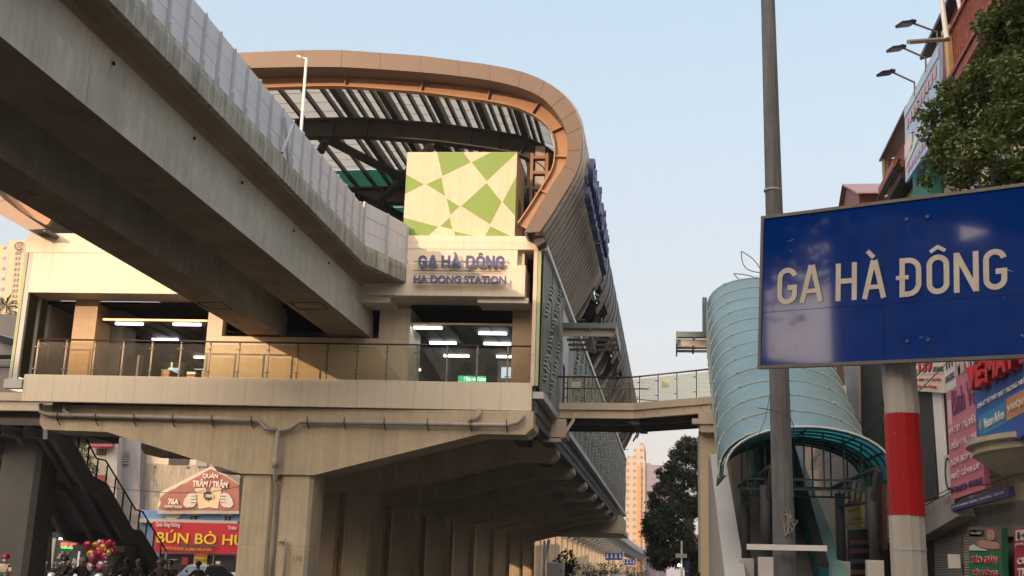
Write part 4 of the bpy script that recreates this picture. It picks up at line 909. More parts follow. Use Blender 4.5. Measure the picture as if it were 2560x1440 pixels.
# hanging billboard
bb=thing('billboard',(6.9,31,13),'faded pale blue and pink billboard standing out from the shophouse row at upper right','billboard')
bl=mat('faded_blue_print',(.4,.53,.75),.6,var=.1,sc=.8); 
TL,TR,BR,BL=PX(2269,271,6.7),PX(2357,102,6.7),PX(2357,330,6.7),PX(2271,457,6.7)
m=MB(); m.slab(BL,BR,TR,TL,-.08); o=m.build('panel',bl,bb); recalc(o)
def bbp(u,v): return TL.lerp(TR,u).lerp(BL.lerp(BR,u),v)+Vector((-.1,0,0))
m=MB()
m.add([bbp(0,.02),bbp(1,.05),bbp(1,.16),bbp(0,.14)],[(0,1,2,3)])
m.build('panel_band',mat('faded_sky_print',(.5,.6,.74),.6),bb)
m=MB(); m.add([bbp(.05,.72),bbp(.5,.55),bbp(.55,.68),bbp(.05,.82)],[(0,1,2,3)]); m.add([bbp(.0,.5),bbp(.25,.45),bbp(.25,.68),bbp(0,.7)],[(0,1,2,3)]); m.build('panel_picture',mat('faded_white_print',(.62,.62,.62),.6),bb)
rv_=(TR-TL); uv_=(TL-BL)
pk=mat('faded_pink_print',(.62,.38,.42),.6)
m=MB()
for k in range(9): u=.06+k*.1; m.add([bbp(u,.2),bbp(u+.07,.2),bbp(u+.07,.33),bbp(u,.33)],[(0,1,2,3)])
for k in range(6): u=.08+k*.1; m.add([bbp(u,.86),bbp(u+.07,.84),bbp(u+.07,.92),bbp(u,.93)],[(0,1,2,3)])
m.build('faded_lettering',pk,bb,each=True)
m=MB(); m.beam(PX(2283,445,6.9),PX(2335,448,7.8),.06,.06); m.beam(PX(2295,446,6.9),PX(2320,420,7.8),.05,.05); m.build('bracket',black,bb)
for k,(hx,hy,ex,ey,fx,fy,ds) in enumerate(((2266,60,2343,80,2344,112,'highest of the three'),(2242,122,2314,145,2315,180,'middle one of the three'),(2216,183,2286,206,2287,240,'lowest of the three'))):
    y=[29.9,31.4,33.1][k]
    t=thing('floodlight',PX(fx,fy,6.6),'black floodlight on a thin bent arm above the billboard, '+ds,'floodlight','floodlights above the billboard')
    e=PX(ex,ey,6.6); hd=PY(hx+14,hy-3,e.y-.1); m=MB(); m.tube([PX(fx,fy,6.6),e,hd],.028,6); m.build('arm',mat('mauve_grey_arm',(.2,.16,.17),.5),t)
    m=MB(); c=PY(hx,hy,e.y-.1); m.beam(c+Vector((-.2,-.1,-.06)),c+Vector((.17,.08,.06)),.3,.07); m.sphere(c+Vector((.16,.05,.1)),.06,6,4); m.build('lamp_head',mat('lamp_black',(.02,.02,.022),.3),t)
# second house: awning roof, rail stair, green sheeting
h2=thing('awning_house',(9,38,0),'narrow grey shophouse with brown awning roof, red sheet walls and slanting black rail','house','shophouses along the right kerb')
m=MB(); m.box(7.25,12,33.2,42.5,3.3,13.9); m.build('wall',cream,h2)
m=MB(); m.box(7.4,12,33.2,42.5,0,3.3); m.build('ground_floor',darkcor,h2)
m=MB(); m.box(7.3,7.4,34.2,38.6,13.9,15.5); m.box(7.1,7.3,34.2,34.6,14.6,15.65); m.build('top_wall',redcor,h2)
m=MB(); m.add([(6.95,34.1,15.66),(6.95,38.8,15.66),(9,38.8,16.3),(9,34.1,16.3),(6.95,34.1,15.74),(6.95,38.8,15.74),(9,38.8,16.4),(9,34.1,16.4)],[(0,3,2,1),(4,5,6,7),(0,1,5,4),(1,2,6,5),(2,3,7,6),(3,0,4,7)]); m.build('awning_roof',mat('brown_sheet',(.14,.1,.08),.6),h2)
m=MB(); m.box(7.0,7.7,38.5,38.6,14.9,15.66)
for k in range(6): m.box(7.02+k*.12,7.07+k*.12,38.45,38.5,14.9,15.66)
m.build('slat_panel',mat('tan_slat',(.35,.27,.18),.6),h2)
m=MB(); m.box(6.95,7.5,36.4,39.2,14.62,14.85); m.build('cornice',rustred,h2)
m=MB()
for z in (0,.16): m.beam((6.75,34.3,13.95+z),(6.75,38.6,13.95+z),.06,.05)
for k in range(14): m.beam((6.75,34.4+k*.3,13.8),(6.75,34.4+k*.3,14.1),.03,.03)
m.box(6.75,7.25,34.3,38.4,13.5,13.7); m.build('black_rail',black,h2)
m=MB(); m.box(6.9,7.2,31.2,33.4,10.5,13.35); m.build('green_sheet',greent,h2)
h3=thing('red_gable_house',(9,48,0),'far shophouse with a pink metal roof over red corrugated gable walls','house','shophouses along the right kerb')
m=MB(); m.box(7.2,12,44,52,3.2,14.6); m.build('wall',greyr,h3)
m=MB(); m.box(7.3,12,44,52,0,3.2); m.build('ground_floor',darkcor,h3)
m=MB(); m.prism([(43.6,14.6),(43.6,16.1),(46.6,17.35),(49.5,16.1),(49.5,14.6)],'x',7.02,10.5); o=m.build('top_wall',redcor,h3); recalc(o)
m=MB()
for a,b in (((43.1,15.98),(46.6,17.5)),((46.6,17.5),(50,15.98))): m.add([(6.85,a[0],a[1]),(10.8,a[0],a[1]),(10.8,b[0],b[1]),(6.85,b[0],b[1]),(6.85,a[0],a[1]+.06),(10.8,a[0],a[1]+.06),(10.8,b[0],b[1]+.06),(6.85,b[0],b[1]+.06)],[(0,3,2,1),(4,5,6,7),(0,1,5,4),(1,2,6,5),(2,3,7,6),(3,0,4,7)])
m.build('roof',mat('pink_metal_roof_slope',(.42,.24,.25),.5,wave=(3.5,'X',.7)),h3)
m=MB(); m.box(7.6,9.5,41.8,43.5,14.2,15.35); m.build('dormer',redcor,h3)
m=MB(); m.box(7.45,9.6,41.6,43.6,15.36,15.5); m.build('trim',mat('peach_trim',(.55,.36,.25),.6),h3)
h4=thing('corrugated_front_house',(9,56,0),'shophouse with dark corrugated front and pale blue side strip behind the red banded post','house','shophouses along the right kerb')
m=MB(); m.box(7.3,12,52.4,70,0,13.0); m.build('wall',greyr,h4)
m=MB()
wq(m,(2142,900),(2206,880),(2206,1150),(2142,1120),X=6.9); m.build('corrugated_sheet',darkcor,h4)
m=MB(); wq(m,(2108,905),(2142,900),(2148,1130),(2118,1060),X=6.85); m.build('side_strip',mat('pale_blue_strip',(.4,.47,.52),.6,wave=(3,'Y',.85)),h4)
m=MB(); wq(m,(2140,890),(2147,890),(2150,1130),(2144,1130),X=6.7); m.build('corner_trim',mat('tan_corner',(.5,.42,.33),.6),h4)
m=MB(); c=PX(2088,985,6.4); m.box(c.x-.1,c.x+.4,c.y-.35,c.y+.35,c.z-.3,c.z+.3); m.sphere((c.x-.1,c.y,c.z),.2,10,6,sx=.15); m.build('air_conditioner',white,h4)
m=MB(); c=PX(2085,930,6.8); m.box(c.x,c.x+.5,c.y-.5,c.y+.5,c.z-.7,c.z+.6); m.build('brown_patch_wall',mat('brown_brick',(.2,.12,.08),.8,var=.3,sc=5),h4)
h5=thing('drape_house',(9,31.7,0),'shophouse with dark corrugated drape, white corner strip and steel shutters below','house','shophouses along the right kerb')
m=MB(); m.box(7.25,12,30.4,33.1,3.3,12.8); m.build('wall',greyr,h5)
m=MB(); wq(m,(2285,975),(2332,968),(2340,1240),(2292,1265),X=6.95); m.build('corrugated_drape',mat('dark_drape',(.045,.045,.05),.7,wave=(5,'Y',.5)),h5)
m=MB(); wq(m,(2330,975),(2352,960),(2372,1280),(2352,1290),X=6.9); m.build('corner_strip',white,h5)
m=MB(); wq(m,(2352,985),(2372,975),(2378,1230),(2362,1250),X=7.1); m.build('side_window',mat('dark_window',(.04,.045,.045),.2,var=0),h5)
m=MB(); wq(m,(2293,1265),(2375,1235),(2395,1290),(2293,1350),X=6.6,t=.4); m.build('first_floor_slab',greyr,h5)
m=MB(); wq(m,(2335,1345),(2402,1340),(2408,1470),(2338,1470),X=7.0); wq(m,(2408,1338),(2440,1334),(2446,1470),(2412,1470),X=6.95); m.build('roller_shutter',shut,h5)
m=MB(); wq(m,(2290,1290),(2560,1250),(2560,1340),(2290,1350),X=7.15,t=.02); m.build('shutter_box',greyr,h5)
m=MB(); c=PX(2388,1405,6.8); m.box(c.x-.15,c.x+.1,c.y-.1,c.y+.1,c.z-.15,c.z+.18); m.build('meter_box',white,h5)
# round stone balcony
rb=thing('round_balcony',(6.9,24.4,4.1),'moulded cream stone balcony with curved underside at the right edge below the airline ticket sign','balcony')
m=MB(); prof=[(.2,3.75),(.55,3.85),(.8,4.05),(.95,4.2),(1.02,4.25),(1.02,4.38),(1.12,4.42),(1.12,4.52),(.2,4.55)]
n=20; vs=[];fs=[]
for i in range(n+1):
    a=PI/2+PI*i/n
    for r,z in prof: vs.append((7.1+r*math.cos(a)*1.15,24.2+r*math.sin(a)*1.7,z))
Lp=len(prof)
for i in range(n):
    for k in range(Lp-1): fs.append((i*Lp+k,i*Lp+k+1,(i+1)*Lp+k+1,(i+1)*Lp+k))
m.add(vs,fs); o=m.build('moulding',mat('cream_stone',(.42,.36,.26),.7,var=.15,sc=4),rb,smooth=False); recalc(o)
# ------------------------------------------------------------ shop signs
def wsign(name,tl,tr,br,bl,X,col,lab,cat='sign',t=.12,group=None,rough=.5):
    P=[PX(*q,X) for q in (bl,br,tr,tl)]; c=(P[0]+P[1])/2
    th_=thing(name,c,lab,cat,group); m=MB(); m.slab(P[0],P[1],P[2],P[3],t); o=m.build('panel',mat(name+'_face',col,rough,var=.06,sc=2),th_); recalc(o)
    def f(u,v): return P[3].lerp(P[2],u).lerp(P[0].lerp(P[1],u),v)+Vector((-.02,0,0))
    def tx(s,u0,u1,v0,v1,col,b=.02,ext=.006):
        c=f((u0+u1)/2,(v0+v1)/2); rv=f(u1,(v0+v1)/2)-f(u0,(v0+v1)/2); uv=f((u0+u1)/2,v0)-f((u0+u1)/2,v1)
        text('lettering',s,c,rv,uv,rv.length,uv.length,mat('letter_%d_%d_%d'%tuple(int(q*100) for q in col),col,.5,var=.03),th_,ext=ext,bold=b)
    def rect(u0,u1,v0,v1,col,nm='panel_patch',dx=.004):
        m=MB(); q=[f(u0,v1),f(u1,v1),f(u1,v0),f(u0,v0)]; q=[p+Vector((.02-dx,0,0)) for p in q]; m.add(q,[(0,1,2,3)]); return m.build(nm,mat('patch_%d_%d_%d'%tuple(int(q*100) for q in col),col,.5,var=.08,sc=3),th_)
    return th_,f,tx,rect
W_=(.7,.68,.64); RED=(.5,.015,.02)
t,f,tx,rect=wsign('number_sign',(2276,862),(2361,842),(2362,982),(2278,977),6.75,(.72,.62,.52),'cream sign reading 139 with red digits between banded post and pink sign')
tx('139',.28,.68,.32,.62,RED,.05); tx('CHÂM',.0,.26,.33,.42,(.05,.05,.05)); tx('CỨU',.03,.22,.5,.63,(.05,.05,.05)); tx('ĐIỆN',.72,.97,.3,.42,(.05,.05,.05)); tx('XUNG',.7,.98,.52,.62,(.05,.05,.05)); tx('Nhận Điều Trị Tại Nhà',.06,.93,.72,.8,RED); tx('Hoặc Văn Phòng',.18,.8,.86,.94,RED); rect(.02,.98,.66,.67,RED)
t,f,tx,rect=wsign('pink_clinic_sign',(2360,870),(2432,812),(2463,1222),(2378,1250),6.5,(.5,.16,.22),'tall faded pink vertical sign with white lettering left of the blue ticket sign')
rect(0,.36,.0,.3,(.62,.6,.62)); tx('111',.08,.3,.08,.16,(.1,.1,.15)); tx('QUANG TRUNG',.04,.34,.2,.25,(.1,.1,.15),0)
tx('MINH',.45,.97,.12,.25,(.62,.5,.53)); tx('Bình Vă',.22,.97,.3,.48,(.12,.02,.12),0); rect(.04,.16,.36,.52,(.62,.4,.45))
for k,s in enumerate(('VẬT LÝ TRỊ LIỆU','ĐIỀU TRỊ ĐAU','XOA BÓP BẤM','HUYỆT CỔ VAI GÁY')): tx(s,.07,.95,.535+k*.095,.6+k*.095,(.64,.5,.54),.01)
tx('ĐT: 0984 632 594 - 0912 830 643',.04,.97,.925,.965,(.05,.03,.1),0)
t,f,tx,rect=wsign('ticket_sign',(2431,848),(2580,756),(2580,1078),(2445,1147),6.3,(.02,.09,.36),'large blue flight ticket sign with raised red and white VÉ MÁY BAY letters')
tx('CÔNG TY TNHH',.0,.42,.1,.17,(.6,.45,.1)); tx('VÉ MÁY BAY',.04,1.45,.2,.47,RED,.05,ext=.09); tx('ĐẠI LÝ VÉ MÁY BAY TRONG NƯỚC VÀ QUỐC TẾ',.06,1.35,.54,.61,W_)
rect(.05,.57,.66,.83,(.03,.22,.42)); tx('Vietnam Airlines',.18,.56,.71,.79,W_,0); rect(.58,1.0,.64,.82,(.5,.22,.12)); tx('vietjet',.62,.95,.69,.78,(.75,.6,.4),.01)
m=MB()
for k in range(5):
    a=R(30+k*30); c=f(.1,.78); d=(f(.1+.035*math.cos(a),.78-.1*math.sin(a))-c); n_=Vector((0,d.z,-d.y)).normalized()*.035; m.add([c,c+d*.5+n_,c+d,c+d*.5-n_],[(0,1,2,3)])
m.build('flower_emblem',mat('gold_emblem',(.6,.45,.1),.5),t)
t,f,tx,rect=wsign('address_board',(2376,1262),(2520,1215),(2522,1240),(2378,1278),6.55,(.07,.06,.16),'narrow dark purple board with small white writing under the pink sign')
tx('ĐC: 111 QUANG TRUNG - HÀ ĐÔNG - HÀ NỘI',.05,.95,.3,.75,(.45,.43,.5),0)
t,f,tx,rect=wsign('emblem_board',(2359,1140),(2380,1135),(2392,1248),(2366,1262),6.6,(.5,.5,.48),'white board with a dark oval emblem behind the lower left edge of the pink sign')
m=MB(); 
for k in range(24):
    a,b_=2*PI*k/24,2*PI*(k+1)/24; m.add([f(.5+.42*math.cos(a),.4+.35*math.sin(a)),f(.5+.42*math.cos(b_),.4+.35*math.sin(b_)),f(.5+.32*math.cos(b_),.4+.3*math.sin(b_)),f(.5+.32*math.cos(a),.4+.3*math.sin(a))],[(0,1,2,3)])
m.build('oval_ring',black,t)
t,f,tx,rect=wsign('massage_sign',(2421,1317),(2504,1319),(2508,1560),(2426,1560),6.7,(.02,.16,.07),'green massage sign with red and white lettering under a photo of hands')
rect(.0,1,.0,.245,(.16,.12,.1)); rect(.03,.5,.03,.1,(.02,.06,.03)); tx('TRỊ LIỆU',.08,.44,.045,.08,(.4,.42,.36),0)
m=MB(); cc=MB()
def blob(mm,pts): mm.add([f(u,v)+Vector((-.002,0,0)) for u,v in pts],[tuple(range(len(pts)))])
blob(m,[(.3,.16),(.45,.13),(.62,.14),(.85,.15),(.97,.17),(.97,.22),(.7,.225),(.5,.215),(.35,.2)]); blob(m,[(.62,.02),(.8,.02),(.86,.08),(.8,.13),(.66,.135),(.6,.1)]); m.build('hand_picture',mat('skin_print',(.42,.24,.16),.6),t)
blob(cc,[(.05,.2),(.2,.18),(.35,.21),(.6,.235),(.6,.243),(.05,.243)]); cc.build('towel_picture',mat('towel_print',(.6,.58,.55),.6),t)
for k,s in enumerate(('KÉO GIÃN','CỘT SỐNG','CỔ-LƯNG')):
    tx(s,.12,.9,.285+k*.135,.375+k*.135,W_,.07,ext=.004); tx(s,.13,.89,.29+k*.135,.37+k*.135,RED,.01,ext=.012)
t,f,tx,rect=wsign('red_repair_sign',(2534,1322),(2600,1314),(2604,1560),(2540,1560),6.3,(.35,.02,.04),'red sign with white number and letters cut off by the right edge of the picture')
rect(.08,.9,.02,.13,(.6,.58,.55)); tx('14',.2,.62,.04,.115,(.05,.05,.05),.03); tx('QUANG TRUNG',.1,.9,.155,.19,(.5,.4,.4),0); tx('CƯỚC',.18,.98,.29,.38,W_,.03); tx('TRO',.18,.75,.42,.51,W_,.03)
t,f,tx,rect=wsign('brown_logo_sign',(2173,1222),(2204,1202),(2208,1372),(2176,1362),6.0,(.17,.055,.05),'maroon shop sign with a white ring logo left of the banded post')
m=MB()
for k in range(28):
    a,b_=2*PI*k/28,2*PI*(k+1)/28; m.add([f(.45+.36*math.cos(a),.36+.27*math.sin(a)),f(.45+.36*math.cos(b_),.36+.27*math.sin(b_)),f(.45+.3*math.cos(b_),.36+.23*math.sin(b_)),f(.45+.3*math.cos(a),.36+.23*math.sin(a))],[(0,1,2,3)])
m.add([f(.3,.28),f(.36,.28),f(.4,.42),f(.34,.42)],[(0,1,2,3)]); m.add([f(.45,.3),f(.5,.3),f(.5,.42),f(.45,.42)],[(0,1,2,3)]); m.add([f(.56,.28),f(.62,.28),f(.58,.42),f(.52,.42)],[(0,1,2,3)])
m.build('ring_logo',mat('dull_white_print',(.4,.36,.35),.6),t)
t,f,tx,rect=wsign('yellow_shop_sign',(2114,1248),(2152,1232),(2154,1318),(2116,1322),6.6,(.5,.42,.1),'small yellow sign with faded red and dark writing seen between the dark canopy columns')
tx('PHỞ GIA TRUYỀN',.08,.95,.08,.22,(.4,.1,.05),0); tx('Chuyên lẩu',.2,.95,.35,.5,(.15,.12,.05),0); tx('Giao hàng',.25,.9,.65,.76,(.4,.15,.1),0)
# open ground floor shelves behind the canopy columns
t=thing('shop_shelves',(7.05,46,0),'dim shop front with red and blue goods on shelves behind the escalator foot','shop front')
m=MB(); wq(m,(2118,1325),(2175,1322),(2180,1480),(2122,1480),X=6.95); m.build('panel',black,t)
for k,(c,yy) in enumerate((((.25,.03,.03),1372),((.04,.1,.2),1398),((.3,.2,.1),1425),((.3,.05,.05),1350))):
    m=MB(); wq(m,(2124,yy),(2172,yy-1),(2172,yy+10),(2124,yy+11),X=6.8); m.build('goods_row',mat('goods_%d'%k,c,.6,var=.5,sc=14),t)
# ------------------------------------------------------------ left footbridge and stairs
lfb=thing('footbridge',(-30,48,8),'left footbridge with dark underside meeting the station corner above the shaded staircase','footbridge')
m=MB(); m.box(-42,-24.75,47.3,47.36,8.0,8.35); m.box(-42,-24.6,47.18,47.5,8.35,8.7); m.box(-42,-24.7,47.2,47.6,7.92,8.0); m.build('edge_girder',bridge_c,lfb)
m=MB(); m.box(-42,-24.7,47.5,51,8.0,8.35); m.build('deck',dark_conc,lfb)
m=MB()
for k in range(4): m.box(-42,-25,47.8+k*.8,47.95+k*.8,7.5,7.95)
m.box(-29,-24.9,46.6,50.5,6.9,7.5); m.build('under_beam',steel_d,lfb)
for x in (-27.6,-26.5,-25.4):
    m=MB(); m.box(x-.03,x+.03,47.25,47.3,8.7,9.8); m.build('railing_post',greenp,lfb)
for x in (-28.7,-27.55,-26.45):
    m=MB(); m.box(x+.02,x+1.03,47.26,47.275,8.75,9.72); m.build('railing_glass',railglass,lfb)
m=MB(); m.tube([(-42,47.28,9.82),(-24.9,47.28,9.82)],.035,8); m.build('handrail',handrail,lfb,smooth=True)
t=thing('portal_canopy',(-28,49,10),'grey wall block with a small dark canopy at the far left above the footbridge','canopy')
m=MB(); m.box(-32,-26.55,49,51,10.7,12.6); m.box(-32,-27.2,49,51,8.7,10.2); m.build('wall_block',mat('shade_grey_wall',(.24,.235,.23),.7),t)  # grey kept low so the sunlit block looks shaded
m=MB(); m.slab(PY(0,835,48),PY(52,850,48),PY(40,862,50),PY(0,868,50),.05); 
for k in range(3): m.box(-32,-25.7,48.2+k*.6,48.3+k*.6,10.25,10.35)
m.build('canopy_roof',mat('blue_grey_steel',(.15,.19,.19),.45,metal=.4),t)
scol=thing('footbridge_column',(-27.4,47.5,0),'wide dark concrete column under the left footbridge beside the staircase','column')
m=MB(); m.prism([(-28.35,47),(-28.2,46.85),(-26.75,46.85),(-26.55,47.05),(-26.55,48.4),(-28.35,48.4)],'z',0,6.9); m.build('shaft',dark_conc,scol)
m=MB(); m.box(-29.6,-28.6,47.2,48.6,0,6.9); m.build('shaft',dark_conc,scol)
stair=thing('street_staircase',(-27,52,0),'dark grey concrete staircase with glass railing descending from the left footbridge to the street','staircase')
sg=mat('staircase_grey',(.25,.25,.255),.75,var=.1)
XR=-25.5
up=[(120,1062),(169,1078),(234,1190),(269,1209),(333,1323),(355,1326),(409,1415)]
lo=[(118,1098),(134,1096),(219,1231),(247,1231),(312,1355),(345,1362),(399,1450)]
U=[PX(*q,XR) for q in up]; Lw=[PX(*q,XR) for q in lo]
U.append(Vector((XR,U[-1].y+1.2,0.15))); Lw.append(Vector((XR,Lw[-1].y+.5,0.0)))
for xx in (XR,-28.4):
    m=MB(); n=len(U)
    vs=[(xx,p.y,p.z) for p in U]+[(xx,p.y,p.z) for p in Lw]+[(xx-.2,p.y,p.z) for p in U]+[(xx-.2,p.y,p.z) for p in Lw]
    fs=[(n+i,n+i+1,i+1,i) for i in range(n-1)]+[(2*n+i,2*n+i+1,3*n+i+1,3*n+i) for i in range(n-1)]+[(i,i+1,2*n+i+1,2*n+i) for i in range(n-1)]+[(3*n+i,3*n+i+1,n+i+1,n+i) for i in range(n-1)]+[(0,2*n,3*n,n)]
    m.add(vs,fs); m.build('stringer',sg,stair)
m=MB(); M_=[(a+b)/2+Vector((0,0,.12)) for a,b in zip(U,Lw)]; n=len(M_)
for (xa,xb,dz) in ((-25.7,-28.4,0),(-26.3,-26.55,-.3),(-27.3,-27.55,-.3)):
    vs=[(xa,p.y,p.z+dz) for p in M_]+[(xb,p.y,p.z+dz) for p in M_]+[(xa,p.y,p.z+.15+dz*0) for p in M_]+[(xb,p.y,p.z+.15+dz*0) for p in M_]
    m.add(vs,[(i,i+1,n+i+1,n+i) for i in range(n-1)]+[(2*n+i,3*n+i,3*n+i+1,2*n+i+1) for i in range(n-1)]+[(i,2*n+i,2*n+i+1,i+1) for i in range(n-1)]+[(n+i,n+i+1,3*n+i+1,3*n+i) for i in range(n-1)])
m.build('flight_slab',sg,stair)
m=MB(); m.box(-27.8,-26.2,U[4].y-.3,U[4].y+.4,0,U[4].z-.9); m.box(-28.2,-25.6,U[4].y-.5,U[4].y+.7,U[4].z-1.1,U[4].z-.8); m.build('support',sg,stair)
hr=[PX(*q,XR+.05) for q in ((175,1030),(205,1078),(241,1146),(264,1151),(339,1274),(356,1279),(416,1378))]
m=MB(); m.tube(hr,.04,7); m.build('handrail',black,stair,smooth=True)
def atY(pl,y):
    for a,b in zip(pl,pl[1:]):
        if a.y<=y<=b.y: return a.z+(b.z-a.z)*(y-a.y)/(b.y-a.y)
    return pl[-1].z
y=hr[0].y+.2; last=None
while y<hr[-1].y:
    m=MB(); zt=atY(hr,y); zb=atY(U,y); m.box(XR-.02,XR+.04,y-.02,y+.02,zb-.1,zt); m.build('railing_post',black,stair)
    if last:
        m=MB(); m.add([(XR,last[0]+.04,last[1]+.08),(XR,y-.04,zb+.08),(XR,y-.04,zt-.1),(XR,last[0]+.04,last[2]-.1)],[(0,1,2,3)]); m.build('railing_glass',railglass,stair)
    last=(y,zb,zt); y+=.95
m=MB(); q=[PX(416,1378,XR),PX(420,1440,XR)]; m.box(XR-.04,XR+.04,q[0].y-.04,q[0].y+.04,.3,q[0].z); m.build('end_post',white,stair)
# ------------------------------------------------------------ houses across the junction
YB=92.
def bwall(name,pts,Y,col,lab,cat='house',th_=3,group=None,streak=.15):
    t=thing(name,(PY(*pts[0],Y).x,Y,0),lab,cat,group)
    P=[PY(*p,Y) for p in pts]; m=MB(); m.prism([(p.x,p.z) for p in P],'y',Y,Y+th_); o=m.build('wall',mat(name+'_wall',col,.85,var=.12,sc=.6,streak=streak),t); recalc(o); return t
def brect(t,name,x0,y0,x1,y1,Y,col,d=.1,rough=.6,**k):
    a=PY(x0,y1,Y);b=PY(x1,y0,Y); m=MB(); m.box(a.x,b.x,Y-d,Y,a.z,b.z); return m.build(name,mat('b_%d_%d_%d'%tuple(int(q*100) for q in col),col,rough,var=.08) if not k else mat('e_%d_%d_%d'%tuple(int(q*100) for q in col),col,rough,var=0,**k),t)
def btext(t,s,x0,y0,x1,y1,Y,col,b=.02,slope=.02,**k):
    a=PY(x0,y1,Y);c=PY(x1,y0,Y); text('lettering',s,((a.x+c.x)/2,Y,(a.z+c.z)/2),(1,0,-slope),(slope,0,1),c.x-a.x,c.z-a.z,mat('t_%d_%d_%d'%tuple(int(q*100) for q in col),col,.5,var=0,**k),t,ext=.02,bold=b)
t=bwall('stained_house',[(344,1500),(352,1158),(600,1166),(600,1500)],YB,(.42,.38,.3),'old house with mould-stained cream side wall behind the mural gable',streak=.45)
brect(t,'recess_shade_patch',422,1134,473,1161,YB,(.02,.02,.02)); brect(t,'upper_storey',350,1128,600,1160,YB+.2,(.55,.47,.38)); brect(t,'vent',385,1164,391,1170,YB,(.1,.08,.07)); brect(t,'vent',466,1166,474,1171,YB,(.1,.08,.07)); brect(t,'vent',515,1167,523,1172,YB,(.1,.08,.07)); brect(t,'penthouse',490,1150,520,1166,YB-.1,(.25,.24,.25))  # first slab is raised black, painting in the shade of a recess
t=bwall('grey_house',[(285,1500),(292,1075),(352,1085),(344,1500)],YB-1,(.27,.27,.29),'tall plain grey house with two ladder-like vents, left of the stained wall',th_=9)
brect(t,'vent_window',308,1130,322,1165,YB-1,(.12,.12,.13)); brect(t,'vent_window',293,1124,299,1142,YB-1,(.14,.14,.15))
for k in range(5): brect(t,'vent_bar',308,1133+k*6,322,1135+k*6,YB-1.1,(.3,.3,.32))
t=bwall('white_house',[(195,1500),(200,1060),(294,1075),(286,1500)],YB-2,(.6,.56,.5),'white house with red awning and barred window, seen through the staircase railing',th_=9)
P=[PY(*p,YB-3.2) for p in ((222,1112),(284,1112),(278,1118),(226,1118))]; m=MB(); m.slab(PY(224,1116,YB-3),PY(280,1116,YB-3),PY(286,1104,YB-2),PY(226,1104,YB-2),.1); m.build('red_awning',mat('red_awning_sheet',(.3,.05,.05),.6),t)
w_=brect(t,'window',241,1123,266,1138,YB-2,(.08,.05,.04)); 
for k in range(3): brect(t,'window_bar',246+k*7,1124,248+k*7,1138,YB-2.1,(.45,.3,.2))
brect(t,'water_tank',216,1086,228,1096,YB-2,(.5,.5,.48)); brect(t,'red_ledge',235,1188,268,1206,YB-2,(.3,.06,.05))
g_=thing('mural_gable',(PY(500,1280,YB-3).x,YB-3,PY(500,1283,YB).z),'faded red gable sign with two fists clinking beer mugs above a blue wall','sign')
YG=YB-3
def gpoly(name,pts,mt,d=.1,dy=0): 
    P=[PY(*p,YG) for p in pts]; m=MB(); m.prism([(p.x,p.z) for p in P],'y',YG-d-dy,YG-dy); o=m.build(name,mt,g_); recalc(o); return o
cm=mat('peeling_cream_paint',(.55,.5,.42),.8,var=.15); mr_=mat('faded_red_mural',(.3,.13,.105),.8,var=.18,sc=1.5)
gpoly('gable_board',[(396,1285),(398,1262),(404,1230),(530,1166),(600,1210),(600,1285)],cm,.2)
jag=[(399,1272),(405,1258),(402,1246),(410,1238),(422,1230),(433,1224),(440,1222),(455,1212),(470,1207),(480,1200),(500,1190),(515,1180),(530,1173),(545,1180),(560,1188),(575,1196),(592,1207),(600,1212),(600,1277),(560,1276),(500,1275),(450,1276),(420,1276)]
gpoly('red_field',jag,mr_,.03,.2)
mk=mat('mug_print',(.62,.5,.32),.8,var=.1); fk=mat('fist_print',(.5,.48,.44),.8,var=.12); bk=mat('mural_dark_print',(.04,.045,.06),.8)
gpoly('mug_picture',[(491,1222),(518,1219),(527,1268),(500,1273)],mk,.02,.24); gpoly('mug_picture',[(532,1219),(558,1221),(548,1272),(524,1268)],mk,.02,.27)
gpoly('mug_picture',[(491,1222),(518,1219),(519,1226),(492,1229)],cm,.02,.3); gpoly('mug_picture',[(532,1219),(558,1221),(557,1228),(532,1226)],cm,.02,.3)
for sgn,cx in ((1,478),(-1,572)):
    gpoly('fist_picture',[(cx-12*sgn,1248),(cx-4*sgn,1236),(cx+8*sgn,1232),(cx+17*sgn,1236),(cx+18*sgn,1258),(cx+10*sgn,1268),(cx-8*sgn,1270),(cx-16*sgn,1262)][::sgn],fk,.02,.32)
    for k in range(3): gpoly('finger_line',[(cx+4*sgn,1241+k*8),(cx+18*sgn,1240+k*8),(cx+18*sgn,1241.2+k*8),(cx+4*sgn,1242.5+k*8)][::sgn],bk,.01,.35)
gpoly('badge_picture',[(524+12*math.cos(2*PI*k/20)*(1 if k%2 else .86),1240+12*math.sin(2*PI*k/20)*(1 if k%2 else .86)) for k in range(20)],bk,.02,.36)
YGt=YG-.42
for s,x0,y0,x1,y1,bb_ in (('QUÁN',506,1182,546,1197,.02),('TRĂM / TRĂM',481,1199,570,1217,.03),('76A',420,1247,448,1261,.03),('QUANG TRUNG',411,1264,455,1270,.02),('100%',514,1236,535,1244,.02)): btext(g_,s,x0,y0,x1,y1,YGt,(.62,.58,.52),bb_)
gpoly('roof_edge',[(530,1163),(534,1161),(602,1196),(602,1209)],mat('grey_roof_edge',(.16,.18,.17),.7),.4,-.2)
t=bwall('blue_house',[(345,1500),(352,1274),(600,1284),(600,1500)],YB-2.6,(.17,.29,.52),'low sky-blue house front with two small windows between the gable sign and the red sign',streak=.1)
P=[PY(*p,YB-2.7) for p in ((415,1277),(414,1296),(425,1301),(445,1296),(452,1288),(470,1282),(480,1280),(480,1277))]; m=MB(); m.prism([(p.x,p.z) for p in P],'y',YB-2.7,YB-2.6); m.build('bare_plaster',cm,t)
